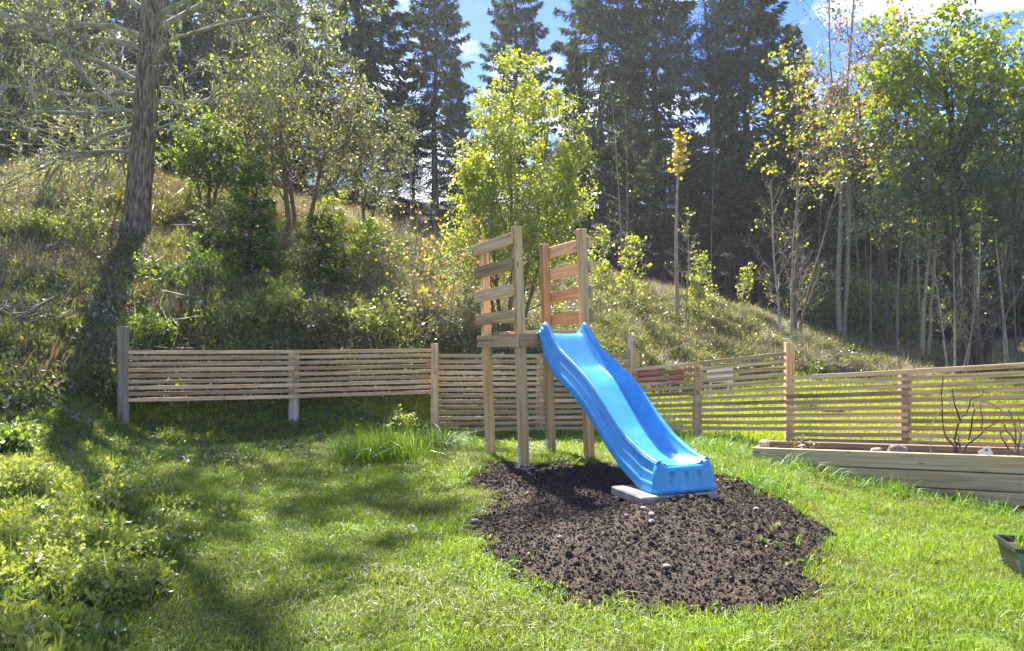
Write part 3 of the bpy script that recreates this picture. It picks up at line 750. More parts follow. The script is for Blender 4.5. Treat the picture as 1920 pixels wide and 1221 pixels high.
for s, zr, zb_ in zip(SS, rim, bed):
    h = zr - zb_
    sec = [(-.203, zr - .010), (-.199, zr - .003), (-.193, zr), (-.184, zr), (-.177, zr - .003), (-.172, zr - .010)]
    for u in np.linspace(.14, 1, 6):
        sec.append((-.172 + .030 * u ** 1.5, zr - .010 - (h - .022) * u))
    sec += [(-.136, zb_ + .005), (-.126, zb_ + .001), (-.11, zb_), (-.06, zb_ - .003), (0, zb_ - .004)]
    sec = sec + [(-w, z) for (w, z) in sec[-2::-1]]
    rows.append([sp(s, w, z) for w, z in sec])
ch = strip('chute', rows)
so = ch.modifiers.new('thickness', 'SOLIDIFY'); so.thickness = .004; so.offset = -1
for sg in (-1, 1):
    rows = []
    for s, zr in zip(SS, rim):
        base_drop = .185 * float(smooth(-.09, .10, s)) + .03
        drop = base_drop
        if s > 1.36: drop = base_drop + (zr - .388 - base_drop) * float(smooth(1.385, 1.425, s))
        flare = .012 * float(smooth(1.40, 1.5, s))
        a1, a2 = drop * .36, drop * .40
        b1, b2 = drop * .66, drop * .70
        sec = [(.203, zr - .010), (.2045, zr - .018), (.206, zr - a1), (.209, zr - a1 - .004), (.2175, zr - a1 - .006), (.220, zr - a2 - .008),
               (.2215, zr - b1), (.2245, zr - b1 - .004), (.2335, zr - b1 - .006), (.236, zr - b2 - .010), (.238, zr - drop + .012), (.239 + flare, zr - drop)]
        rows.append([sp(s, sg * w, z) for w, z in (sec if sg < 0 else sec[::-1])])
    sk = strip('side_skirt', rows)
    so = sk.modifiers.new('thickness', 'SOLIDIFY'); so.thickness = .004; so.offset = 1
# front end with ribs and base flange
rows = []
zt = float(bed[-1])
us = np.linspace(-1, 1, 41)
for (t, s_add, dw) in ((0, 0, 0), (.03, .012, 0), (.08, .022, .001), (.14, .028, .002), (.20, .031, .003), (.24, .032, .0035), (.5, .036, .006), (.76, .040, .009), (.80, .041, .010), (.815, .051, .012), (.83, .053, .013), (1.0, .056, .015)):
    r_ = []
    for u in us:
        w = u * (.203 + .030 * min(1, t * 3) + dw)
        edge = abs(u)
        z = zt + (float(rim[-1]) - zt) * float(smooth(.62, .92, edge)) * (1 - t * .9)
        z = z * (1 - t) + .388 * t
        g = 0
        if .20 < t < .78:
            for c in (-.5, -.02, .42):
                g += .014 * math.exp(-((u - c) / .045) ** 2)
        rnd_ = -.045 * float(smooth(.86, 1.0, edge)) ** 2
        r_.append(sp(1.565 + s_add - g + rnd_, w, z))
    rows.append(r_)
fe = strip('front_end', rows)
so = fe.modifiers.new('thickness', 'SOLIDIFY'); so.thickness = .004; so.offset = 1

# concrete slab under the slide end
slab_c = T0 + dv * 1.455 + rv * -.075
slab = obj('concrete_slab', box_mesh('concrete_slab', .575, .38, .055, 'concrete', .008)); slab.location = (slab_c.x, slab_c.y, .357)
slab.rotation_euler = (R(1), R(1.0), YAW - R(2))
tag(slab, 'pale concrete slab lying under the foot of the blue slide', 'slab')

# ------------------------------------------------------------------ FENCES
rf = random.Random(4)
def fence(name, label, stations, rows_, slat_ratio, thick, posts, mat='wood_fence', slat_w=None):
    """stations: (px, D, top y, bottom y) in the photo; posts: (px, D, top y, base y, width, offset behind, mat)"""
    b0 = P(stations[0][0], 640, stations[0][1]); base = Vector((b0.x, b0.y, G(b0.x, b0.y)))
    t = thing(name, label, 'fence', base)
    for (A, B) in zip(stations[:-1], stations[1:]):
        a0, a1 = P(A[0], A[2], A[1]), P(A[0], A[3], A[1]); b0_, b1_ = P(B[0], B[2], B[1]), P(B[0], B[3], B[1])
        X = (b0_ - a0); X.z = 0; X.normalize()
        for i in range(rows_):
            f = (i + .5 * slat_ratio) / (rows_ - 1 + slat_ratio)
            p = a0.lerp(a1, f); q = b0_.lerp(b1_, f)
            pw = (a1.z - a0.z) / (rows_ - 1 + slat_ratio) * -1; qw = (b1_.z - b0_.z) / (rows_ - 1 + slat_ratio) * -1
            w = slat_ratio * (pw + qw) / 2 * rf.uniform(.95, 1.04)
            j = lambda: Vector((0, rf.uniform(-.002, .002), rf.uniform(-.0025, .0025)))
            plank('slat', p + X * .002 + j(), q - X * .002 + j(), w, thick, mat, t, ch=.0025)
    for (px, D, ty, by, w, back, mt) in posts:
        top = P(px, ty, D); bx = P(px, by, D)
        nrm = Vector((0, 1, 0)) * back
        gz = G(bx.x, bx.y + back)
        plank('post', Vector((bx.x, bx.y, min(bx.z, gz) - .08)) + nrm, top + nrm, w, w * .9, mt, t, up=(1, 0, 0), ch=.005)
    return t
fence('slat_fence', 'long pale slatted fence panel hung clear of the ground, left of the tower',
      [(238, 9.4, 657, 754), (552, 10.0, 656, 747), (808, 10.55, 654, 738)], 9, .64, .020,
      [(231, 9.38, 612, 806, .105, .0, 'wood_old'), (223, 9.5, 720, 806, .07, .05, 'wood_old'), (548, 10.0, 662, 800, .115, .075, 'wood_old'), (815, 10.5, 644, 812, .098, 0, 'wood_fence')])
fence('slat_fence', 'slatted fence panel reaching the ground behind the legs of the play tower',
      [(822, 10.55, 664, 809), (1012, 10.5, 664, 808), (1178, 10.3, 663, 806)], 14, .64, .020,
      [(1012, 10.5, 668, 815, .098, .07, 'wood_fence'), (1188, 10.32, 656, 815, .10, .04, 'wood_fence'), (1184, 10.45, 630, 690, .075, .12, 'wood_old')])
fence('slat_fence', 'slatted fence panel rising to the right, just beyond the blue slide',
      [(1186, 10.2, 690, 806), (1312, 9.5, 678, 806), (1474, 8.9, 660, 808)], 12, .60, .020,
      [(1310, 9.5, 684, 815, .098, .07, 'wood_fence'), (1484, 8.9, 642, 840, .098, .075, 'wood_fence')])
fence('slat_fence', 'slatted fence panel behind the raised planting bed at right',
      [(1474, 8.85, 705, 830), (1703, 8.05, 693, 834), (1990, 7.2, 676, 842)], 11, .64, .022,
      [(1484, 8.92, 710, 842, .098, .07, 'wood_fence'), (1703, 8.05, 700, 850, .10, .075, 'wood_fence'), (1985, 7.25, 680, 880, .10, .075, 'wood_fence')])

# ------------------------------------------------------------------ RAISED BED
bA = (1412, 7.6); bB = (2010, 6.27)
def bedpt(f, zoff): # along the front
    a = P(1412, 839, 7.6); b = P(1920, 856, 6.5); d_ = b - a; return a + d_ * f * 1.2 + Vector((0, 0, zoff))
bA_, bB_ = bedpt(0, 0), bedpt(1, 0)
bx_dir = (bB_ - bA_).normalized(); bn = Vector((-bx_dir.y, bx_dir.x, 0)).normalized()   # backwards
bedT = thing('raised_bed', 'low raised planting bed of stacked weathered planks at right', 'raised bed', Vector((bA_.x, bA_.y, G(bA_.x, bA_.y))))
PH = .146
for i in range(3):
    inset = (0, .18, .62)[i]
    a = bA_ + bx_dir * inset + Vector((0, 0, -PH * (i + .5) - .011 * i)) + bn * (.006 * i); b = bB_ + Vector((0, 0, -PH * (i + .5) - .011 * i)) + bn * (.006 * i)
    plank('plank', a, b, PH, .045, 'wood_bed', bedT, ch=.004)
for i in range(2):
    a = bA_ + bn * .026 + bx_dir * .03 + Vector((0, 0, -PH * (i + .5) - .006 * i)); plank('plank', a, a + bn * .55, PH, .045, 'wood_bed', bedT, ch=.004)
    a = bA_ + bn * .60 + Vector((0, 0, -PH * (i + .5) - .006 * i)); b = bB_ + bn * .60 + Vector((0, 0, -PH * (i + .5) - .006 * i)); plank('plank', a, b, PH, .045, 'wood_bed', bedT, ch=.004)
# soil in the bed
nu, nv = 60, 10; V = []
for i in range(nu):
    for j in range(nv):
        p = bA_ + bx_dir * (.05 + (i / (nu - 1)) * ((bB_ - bA_).length - .06)) + bn * (.026 + j / (nv - 1) * .548)
        V.append(p + Vector((0, 0, -.07 + .03 * (float(fbm(p.x, p.y, 9, 3)) - .5))) - bedT.location)
Fc = [(i * nv + j, (i + 1) * nv + j, (i + 1) * nv + j + 1, i * nv + j + 1) for i in range(nu - 1) for j in range(nv - 1)]
obj('soil_fill', mesh_py('soil_fill', V, Fc, 'soil', True), bedT)
# small post stub at the bed's left end
st = bA_ + bx_dir * .09 + bn * .09
stub = thing('post_stub', 'short grey weathered post stub at the left end of the raised bed', 'post', Vector((st.x, st.y, st.z - .25)))
plank('stub', st + Vector((0, 0, -.25)), st + Vector((0, 0, .065)), .095, .085, 'wood_old', stub, up=bx_dir, ch=.018)
def bed_at(px, back, zoff=-.06):
    # point on the bed where the photo column px crosses, some way behind the front
    best = None
    for f in np.linspace(0, 1, 400):
        p = bA_.lerp(bB_, f) + bn * back
        e = abs(CX + F * p.x / p.y - px)
        if best is None or e < best[0]: best = (e, p)
    return best[1] + Vector((0, 0, zoff))
for (px, bk, r, mt, lab, fl) in ((1682, .20, .075, 'stone_brown', 'rounded brown stone peeking over the edge of the raised bed', (1.25, .9, .95)),
                                 (1642, .16, .05, 'stone_pale', 'small pale stone beside the brown stone in the bed', (1.2, .9, .8))):
    p = bed_at(px, bk, -.02); o = obj('stone', lumpy('stone', r, mt, int(px), 3, .12, fl)); o.location = p; tag(o, lab, 'stone')
p = bed_at(1503, .12, -.03)
dk = obj('dead_plant', None) if False else None
# plant tag
p = bed_at(1845, .12, -.03)
tg = thing('plant_tag', 'white plastic plant tag with a small dark print in the raised bed', 'plant tag', p)
q = Matrix.Rotation(R(-28), 4, 'Y')
c = obj('card', box_mesh('card', .115, .002, .085, 'white_paint', .0006), tg); c.matrix_basis = Matrix.Translation((0, 0, .035)) @ q
for k_ in range(5):
    b_ = obj('print', box_mesh('print', .003 + .001 * (k_ % 3), .0015, .022, 'dark_print', 0), tg); b_.matrix_basis = Matrix.Translation((0, 0, .035)) @ q @ Matrix.Translation((.008 + k_ * .0056, -.0018, .018))

# ------------------------------------------------------------------ BRANCHING PLANTS
def rnd_perp(rg, d):
    v = Vector((rg.gauss(0, 1), rg.gauss(0, 1), rg.gauss(0, 1))); v -= d * v.dot(d)
    return v.normalized() if v.length > 1e-6 else d.orthogonal().normalized()
def grow(rg, p, d, Ln, r, lvl, pr, wood, sites):
    mx = pr['levels'] - 1
    n = pr['segs'][lvl]; pts = [p.copy()]; rad = [r]; dirs = [d.copy()]
    tip = pr['tip'][lvl]
    for i in range(n):
        d = d + rnd_perp(rg, d) * rg.gauss(0, pr['wob'][lvl]); d.z += pr['grav'][lvl]; d.normalize()
        p = p + d * (Ln / n); pts.append(p.copy()); dirs.append(d.copy()); rad.append(r * (1 - (1 - tip) * ((i + 1) / n) ** .8))
    wood.tube(pts, rad, pr['sides'][lvl])
    if lvl < mx:
        k = pr['kids'][lvl]; k = max(1, int(k * rg.uniform(.8, 1.2)))
        t0 = pr['start'][lvl]; ga = rg.uniform(0, 6.28)
        for c in range(k):
            t = t0 + (1 - t0) * ((c + rg.random()) / k); f = t * n; i = min(n - 1, int(f)); u = f - i
            q = pts[i].lerp(pts[i + 1], u); dd = dirs[min(i + 1, n)]
            ga += 2.4
            o = dd.orthogonal().normalized(); o = Quaternion(dd, ga + rg.gauss(0, .4)) @ o
            if pr.get('flat'): o.z *= 1 - pr['flat'][lvl]; o = o.normalized() if o.length > .01 else o
            ang = pr['ang'][lvl] * rg.uniform(.75, 1.25)
            nd = (dd * math.cos(ang) + o * math.sin(ang)).normalized()
            shape = pr['shape'][lvl]; ll = Ln * pr['ratio'][lvl] * rg.uniform(.65, 1.2) * (1 - shape * (t - t0) / (1 - t0 + 1e-6))
            rr = max(rad[min(i, n)] * pr['rr'][lvl], pr.get('rmin', .002))
            grow(rg, q, nd, ll, rr, lvl + 1, pr, wood, sites)
    if lvl >= pr.get('leaf_from', mx):
        st = max(1, n // max(1, pr.get('sites', 3)))
        for i in range(1, n + 1, st): sites.append((pts[i], dirs[i]))
        sites.append((pts[-1], dirs[-1]))
def leafify(seed, sites, per, spread, size, mat, name='crown', up=.35, aspect=1.5, prob=1.0, droop=0):
    rg = np.random.default_rng(seed); S = np.array([tuple(s[0]) for s in sites]); Dd = np.array([tuple(s[1]) for s in sites])
    k = rg.random(len(S)) < prob; S = S[k]; Dd = Dd[k]
    S = np.repeat(S, per, 0); Dd = np.repeat(Dd, per, 0); Dd = Dd + np.array([0, 0, -droop])
    Pp = S + rg.normal(0, spread, S.shape)
    V, T = leaves_np(rg, Pp, size, up=up, jit=1.6, aspect=aspect, Dv=Dd)
    return mesh_np(name, V, T, mat)
def pars(**k):
    d = dict(levels=4, segs=[10, 7, 5, 3], wob=[.06, .15, .2, .25], grav=[.02, .0, .0, .0], tip=[.25, .25, .3, .4], sides=[8, 5, 4, 3], kids=[10, 6, 4], start=[.3, .2, .15],
             ang=[.9, .8, .8], ratio=[.5, .5, .5], rr=[.5, .5, .55], shape=[.5, .4, .3]); d.update(k); return d
def make_tree(name, label, cat, base, seed, stems, pr, leaf, bark, group=None, leaf_parts=()):
    """stems: list of (offset, dir, length, radius)"""
    t = thing(name, label, cat, base, group); rg = random.Random(seed); w = Wood(); sites = []
    for (o_, d_, l_, r_) in stems:
        grow(rg, Vector(o_), Vector(d_).normalized(), l_, r_, 0, pr, w, sites)
    obj('trunk', w.mesh('trunk', bark), t)
    for i, lf in enumerate([leaf] + list(leaf_parts)):
        if lf: obj('crown', leafify(seed + i * 7, sites, **lf), t)
    return t, sites, w

# --- the big lichen-hung tree on the left
bt = on(252, 15.0)
big = thing('deciduous_tree', 'big old tree with a thick trunk and lichen-hung bare limbs, left on the hillside', 'tree', bt)
w = Wood(); sites = []; rg = random.Random(8)
tp = [Vector(v) for v in ((0, 0, -.3), (.0, 0, .1), (.04, 0, .7), (.10, .0, 1.6), (.17, .02, 2.6), (.22, .03, 3.6), (.28, .0, 4.6), (.36, .05, 5.6), (.42, .1, 6.8), (.75, .2, 8.2), (1.5, .1, 10), (2.5, 0, 12.5))]
trd = [.35, .29, .245, .225, .217, .212, .21, .205, .185, .15, .12, .05]
w.tube(tp, trd, 14)
prB = pars(levels=4, segs=[13, 8, 6, 4], wob=[.19, .26, .28, .3], grav=[-.012, -.01, .0, -.02], tip=[.2, .25, .3, .5], sides=[6, 4, 3, 3], kids=[9, 6, 5], start=[.12, .1, .1],
           ang=[.85, .8, .8], ratio=[.48, .5, .5], rr=[.5, .5, .6], shape=[.55, .4, .3], rmin=.010, flat=[.35, .2, .1], leaf_from=2, sites=3)
limbs = [ (1.9, 190, -2, 4.4, .045), (2.1, 150, -4, 4.0, .04), (2.2, 172, 4, 4.6, .05), (2.4, 180, 6, 4.8, .05), (2.3, 355, 2, 3.2, .035), (2.6, 20, 8, 3.6, .04), (2.9, 15, 10, 4.0, .05), (2.0, 155, 0, 3.6, .04),  # height, azimuth deg (0 = right, 90 = away, 270 = to the viewer), elevation, length, radius
 (2.5, 185, 12, 4.2, .060), (2.7, 195, 5, 4.2, .05), (3.0, 165, 18, 4.6, .065), (3.2, 200, 25, 4.6, .07), (3.6, 350, 30, 4.2, .06), (3.5, 150, 15, 3.6, .05),
 (3.9, 178, 30, 5.0, .08), (4.1, 195, 35, 4.5, .07), (4.3, 10, 32, 4.8, .085), (4.6, 345, 24, 4.6, .065), (4.6, 160, 42, 4.6, .075), (4.9, 190, 45, 4.8, .08),
 (4.9, 30, 45, 4.8, .09), (5.3, 345, 40, 4.8, .08), (5.2, 140, 38, 4.0, .06), (5.6, 205, 50, 4.6, .07), (5.8, 0, 55, 4.5, .08), (7.4, 0, 35, 4.2, .06), (8.3, 330, 40, 4.2, .06), (9.2, 30, 40, 4.0, .06), (10.8, 350, 50, 3.4, .05), (11.4, 320, 50, 3.0, .04)]
for (h_, az, el, ln, r_) in limbs:
    i = max(k_ for k_ in range(len(tp)) if tp[k_].z <= h_); i = min(i, len(tp) - 2); f = (h_ - tp[i].z) / (tp[i + 1].z - tp[i].z)
    grow(rg, tp[i].lerp(tp[i + 1], f), Vector((math.cos(R(az)) * math.cos(R(el)), math.sin(R(az)) * math.cos(R(el)), math.sin(R(el)))), ln, r_, 0, prB, w, sites)
# bark for the trunk, paler lichen wood for the limbs
nt = 14 * len(tp); nT = 2 * 14 * (len(tp) - 1)
Vb = np.array([tuple(v) for v in w.V]); Tb = np.array(w.T)
tv = Vb[:nt].copy(); ang = np.arctan2(tv[:, 1] - np.repeat([q.y for q in tp], 14), tv[:, 0] - np.repeat([q.x for q in tp], 14))
for i in range(len(tp)):
    sl = slice(i * 14, i * 14 + 14); c = np.array(tp[i]); k_ = 1 + .07 * np.sin(ang[sl] * 5 + i * .3) + .04 * np.sin(ang[sl] * 3 - i) + (.22 * np.maximum(0, np.sin(ang[sl] * 4)) if i < 2 else 0)
    tv[sl, :2] = c[:2] + (tv[sl, :2] - c[:2]) * k_[:, None]
obj('trunk', mesh_np('trunk', tv, Tb[:nT], 'bark_grey', True), big)
obj('limb_spread', mesh_np('limb_spread', Vb[nt:], Tb[nT:] - nt, 'twig_lichen', True), big)
obj('crown', leafify(3, sites, 2, .05, .05, 'olive_leaf', prob=.07, aspect=1.4), big)
obj('crown', leafify(4, sites, 2, .05, .055, 'birch_leaf', prob=.16, aspect=1.3), big)
obj('crown', leafify(5, [s_ for s_ in sites if s_[0].z > 6.3], 3, .07, .075, 'green_leaf', prob=.26, aspect=1.3), big)  # upper leaves out of view, added to throw broad shade on the left lawn
rgn = np.random.default_rng(9); S = np.array([tuple(s[0]) for s in sites]); S = S[rgn.random(len(S)) < .10]; S = np.repeat(S, 2, 0) + rgn.normal(0, .03, (len(S) * 2, 3))
V, T = leaves_np(rgn, S, .13, up=0, jit=.25, aspect=4.0, fold=.1, Dv=np.tile([0, 0, -1.0], (len(S), 1)))
obj('lichen_beard', mesh_np('lichen_beard', V, T, 'hanging_lichen'), big)

# --- birch behind the tower
prT = pars(levels=4, segs=[12, 7, 5, 3], wob=[.05, .12, .2, .25], grav=[.02, .05, .03, .0], kids=[21, 7, 4], start=[.08, .12, .1], ang=[.75, .7, .7], ratio=[.40, .45, .5], shape=[.72, .4, .3],
           rr=[.45, .5, .6], rmin=.003, sides=[6, 4, 3, 3], leaf_from=2, sites=3)
b = on(955, 13.2)
make_tree('birch_tree', 'leafy young birch with yellow-green spring leaves standing right behind the play tower', 'tree', b, 31,
          [((0, 0, 0), (-.02, 0, 1), 4.75, .05), ((.12, .1, 0), (.16, .05, 1), 4.3, .04), ((-.12, .05, 0), (-.17, 0, 1), 4.0, .04), ((.2, -.05, 0), (.27, -.05, 1), 3.2, .035), ((-.18, -.05, 0), (-.26, .0, 1), 2.9, .03)],
          prT, dict(per=3, spread=.055, size=.050, mat='birch_leaf', aspect=1.25, prob=.75), 'twig_brown')
#@@TREES
# ------------------------------------------------------------------ SPRUCES
def spruce_parts(seed, H, Rc, clear, mat='needles', card=.215, dens=1.0, droop=1.0, dead=True, step=.40, pw=.75, dead_mat='needles_dead'):
    rg = np.random.default_rng(seed); rr = random.Random(seed)
    w = Wood(); nz_ = 9
    pts = [Vector((rr.gauss(0, .02) * i, rr.gauss(0, .02) * i, H * i / nz_ - (.3 if i == 0 else 0))) for i in range(nz_ + 1)]
    r0 = .012 * H + .02
    w.tube(pts, [r0 * (1.35 if i == 0 else 1) * (1 - i / nz_) ** .9 + .006 for i in range(nz_ + 1)], 7)
    S, D_, S2, D2 = [], [], [], []
    z = clear * .25 if dead else clear
    while z < H * .985:
        t = (z - clear) / (H - clear); live = t > 0
        tt = max(0, t)
        prof_ = ((1 - tt) ** pw) * (1 if live else (.55 + .45 * max(0, z / max(clear, .01))))
        nb = int(rr.uniform(7, 10) * (1 if live else .8))
        a0 = rr.uniform(0, 6.28)
        for b_ in range(nb):
            Lb = Rc * prof_ * rr.uniform(.62, 1.15) + .10
            az = a0 + 6.283 * b_ / nb + rr.uniform(-.3, .3)
            el = -.32 * droop + .75 * tt + rr.uniform(-.12, .12)
            if not live: el = rr.uniform(-.5, .05)
            out_ = np.array([math.cos(az), math.sin(az), 0.0]); side = np.array([-math.sin(az), math.cos(az), 0.0])
            zz = z + rr.uniform(-.12, .12)
            n = max(3, int(Lb * (95 if live else 36) * dens))
            u = np.sqrt(rg.random(n)) if live else rg.random(n)
            u = .08 + .92 * u
            zc_ = np.sin(el) * u * Lb + .16 * droop * Lb * (u ** 2.2) * (1 if live else 0)      # tips turn up
            wmax = Lb * .26 * (1 - u) ** .6 * (u ** .3) + .05
            wmax = wmax * .8
            lat = rg.uniform(-1, 1, n) * wmax
            Pq = out_ * (u * Lb * np.cos(el))[:, None] + side * lat[:, None]
            Pq[:, 2] += zz + zc_ - np.abs(lat) * .25 * droop - rg.random(n) * .10 * droop
            dd = out_ * rg.uniform(.25, .9, n)[:, None] + side * (np.sign(lat) * rg.uniform(.1, .9, n))[:, None]
            dd[:, 2] += -rg.uniform(.15, 1.0, n) * droop * (1 - .5 * tt)
            (S if live else S2).append(Pq); (D_ if live else D2).append(dd)
            # branch axis
            m_ = 3
            bp_ = [Vector(out_ * (k / m_ * Lb * .9 * math.cos(el))) + Vector((0, 0, zz + math.sin(el) * k / m_ * Lb * .9 + .16 * droop * Lb * (k / m_) ** 2.2 * .8 * live)) for k in range(m_ + 1)]
            if Lb > .35: w.tube(bp_, [.014 * Lb + .004, .010 * Lb + .003, .007 * Lb + .002, .002], 3)
        z += step * rr.uniform(.8, 1.2) * (1 - .35 * tt)
    S = np.concatenate(S); D_ = np.concatenate(D_); D_ /= np.linalg.norm(D_, axis=1)[:, None]
    V, T = leaves_np(rg, S, card, up=.5, jit=.35, aspect=3.2, fold=.12, Dv=D_)
    out = [('trunk', w.mesh('trunk', 'bark_dark')), ('crown', mesh_np('crown', V, T, mat))]
    if S2:
        S2 = np.concatenate(S2); D2 = np.concatenate(D2); D2 /= np.linalg.norm(D2, axis=1)[:, None]
        V, T = leaves_np(rg, S2, card * 1.3, up=.2, jit=.5, aspect=9.0, fold=.05, Dv=D2)
        out.append(('dead_twig_mass', mesh_np('dead_twig_mass', V, T, dead_mat)))
    return out
def place(parts, name, label, cat, loc, rz, sc, group=None):
    t = thing(name, label, cat, loc, group); t.rotation_euler = (0, 0, rz); t.scale = sc
    for nm, me_ in parts:
        o = obj(nm, me_, t)
        if nm == 'dead_twig_mass': o['kind'] = 'stuff'
    return t
H0 = 12.0
SPR = {
 'a': spruce_parts(1, H0, 2.1, 3.6), 'b': spruce_parts(2, H0, 1.8, 3.0), 'c': spruce_parts(3, H0, 2.4, 4.2),
 'd': spruce_parts(4, H0, 2.2, 1.2, mat='needles_olive', dead=False), 'e': spruce_parts(5, H0, 2.6, 2.2, mat='needles_blue', droop=.7),
 'f': spruce_parts(6, H0, 2.3, .8, dead=False), 'g': spruce_parts(7, H0, 2.6, 5.2), 'h': spruce_parts(8, H0, 2.3, 7.6), 'i': spruce_parts(9, H0, 2.6, 2.4, mat='needles')}
def spruce(px, D, ty, var, label, w=1.0, group='spruces of the wood behind the garden', name='spruce_tree'):
    b = on(px, D); b.z -= .1; H = CAMZ + (640 - ty) / F * D - b.z; s = H / H0
    return place(SPR[var], name, label, 'tree', b, px * .37, (s * w, s * w, s), group)
FRONT = [
 (62, 35, -240, 'f', 1.25, 'dark spruce at the far left edge behind the lichen-hung limbs'), (190, 36, -230, 'a', 1.4, 'dark spruce right behind the top of the big lichen-hung trunk'),
 (345, 36, -200, 'i', 1.2, 'dark spruce between the big lichen tree and the twiggy grey-green tree'), (500, 37, -140, 'b', 1.5, 'dark spruce half hidden behind the twiggy grey-green tree'),
 (668, 35, -300, 'i', 1.0, 'tallest dark spruce left of the first sky gap'), (815, 36, -150, 'a', .88, 'dark spruce between the two left sky gaps'),
 (852, 30, 105, 'd', .72, 'small paler spruce left of the birch top'), (968, 36, -140, 'i', .80, 'dark broad spruce standing right behind the birch top'),
 (1076, 35, 62, 'b', .6, 'slim short spruce in the gap right of the birch'), (1130, 35, -250, 'c', .78, 'dark spruce with ragged limbs right of the slim short one'),
 (1230, 34, -200, 'a', .92, 'dark spruce just left of the right-hand blue sky gap'), (1405, 30, -200, 'd', 1.0, 'big sunlit olive-green spruce right of the blue sky gap'),
 (1490, 33, 40, 'i', .85, 'dark spruce tucked behind the big sunlit spruce'), (1575, 34, 150, 'a', 1.2, 'dark spruce under the pale airy birch top at right'),
 (1690, 33, 235, 'f', 1.4, 'dark spruce behind the bronze-leaved tree'), (1800, 27, 250, 'e', 1.3, 'flare-tinted blue-green spruce deep in the wood below the bright maple'), (1925, 28, 200, 'f', 1.2, 'dark spruce at the right edge of the picture')]
FRONT += [(28, 23, 70, 'f', .9, 'low-branched dark spruce behind the lowest lichen limbs at the left edge'), (140, 24.5, 30, 'f', .85, 'low-branched dark spruce just left of the big lichen-hung trunk'),
 (318, 24, 110, 'f', .85, 'low-branched dark spruce just right of the big lichen-hung trunk'), (440, 25, 140, 'i', .9, 'low-branched dark spruce behind the spreading bright-leaved tree')]
for (px, D, ty, v, wd, lab) in FRONT: spruce(px, D, ty, v, lab, wd)
BACK = [
 (20, 41, -60, 'f', 1.4, 'at the left border of the picture'), (120, 42, -80, 'i', 1.4, 'behind the far left lichen limbs'), (265, 41, -60, 'f', 1.4, 'just right of the big lichen-hung trunk'), (420, 41, -30, 'i', 1.4, 'behind the left half of the twiggy grey-green tree'),
 (560, 41, 60, 'f', 1.4, 'left of the tallest dark spruce'), (742, 41, 160, 'i', 1.1, 'low under the first sky gap'), (890, 41, 250, 'f', 1.4, 'low under the second sky gap'), (1020, 41, 250, 'i', 1.2, 'low behind the right side of the birch'),
 (1180, 41, 100, 'i', 1.0, 'between the two ragged dark spruces'), (1290, 40, 270, 'f', 1.4, 'low under the right-hand blue sky gap'), (1365, 40, 150, 'i', .9, 'at the left side of the big sunlit spruce'), (1530, 41, 200, 'f', 1.3, 'behind the young maple'),
 (1640, 40, 250, 'i', 1.4, 'left of the bronze-leaved tree'), (1760, 40, 265, 'f', 1.4, 'behind the low maple'), (1870, 38, 270, 'i', 1.4, 'right of the blue-green spruce')]
for (px, D, ty, v, wd, lab) in BACK: spruce(px, D, ty, v, 'dim back-row spruce ' + lab, wd, 'back row spruces')
DEAD = [(625, 29, 200, 'behind the twiggy grey-green tree'), (700, 27, 215, 'left of the birch'), (775, 29, 190, 'behind the gold-leaved sapling'), (1062, 27, 270, 'nearest the right side of the birch'), (1105, 31, 230, 'behind the right tower panel'), (1150, 26, 260, 'right of the tower panel'), (1195, 30, 240, 'left of the pole-straight young tree'),
 (1245, 27, 260, 'right behind the pole-straight young tree'), (1295, 32, 240, 'right of the pole-straight young tree'), (1335, 27, 280, 'under the grey-green pine'), (1385, 31, 250, 'under the big sunlit spruce'), (1425, 26, 290, 'left of the two-stemmed sapling'),
 (1475, 30, 260, 'right behind the two-stemmed sapling'), (1525, 26, 300, 'right of the two-stemmed sapling'), (1590, 29, 300, 'under the pale airy birch'), (1660, 27, 330, 'under the bronze-leaved tree'), (1730, 29, 330, 'under the low maple'), (1845, 27, 340, 'behind the reddish bare sapling'), (1910, 30, 330, 'by the right border')]
for i, (px, D, ty, lab) in enumerate(DEAD): spruce(px, D, ty, 'h' if i % 3 else 'g', 'shaded spruce with dead grey lower limbs, ' + lab, 1.25, 'dead-limbed spruces of the shaded wood')
# pine crown in the right sky gap
prP = pars(levels=3, segs=[12, 6, 4], kids=[16, 6], start=[.6, .25], ang=[1.1, .8], ratio=[.22, .5], wob=[.03, .15, .2], grav=[.03, .02, .03], sides=[7, 4, 3], tip=[.3, .3, .4], shape=[.3, .3], rr=[.35, .5], leaf_from=1, sites=5)
b = on(1335, 29)
Hh = CAMZ + (640 - 5) / F * 29 - b.z
make_tree('pine_tree', 'grey-green pine top showing in the blue sky gap', 'tree', b, 77, [((0, 0, 0), (-.03, 0, 1), Hh, .16)], prP,
          dict(per=16, spread=.16, size=.20, mat='needles_blue', aspect=6.0), 'bark_dark')

leafy_pine = on(1795, 17.2)
make_tree('pine_tree', 'spreading flare-tinted blue-green pine right below the bright yellow-green maple', 'tree', leafy_pine, 78, [((0, 0, 0), (.02, 0, 1), CAMZ + (640 - 265) / F * 17.2 - leafy_pine.z, .08)],
          pars(**{**prP, 'kids': [20, 8], 'start': [.50, .2], 'ratio': [.42, .42], 'ang': [1.25, .8], 'rr': [.35, .5]}), dict(per=9, spread=.10, size=.13, mat='needles_blue', aspect=5.0), 'bark_dark')
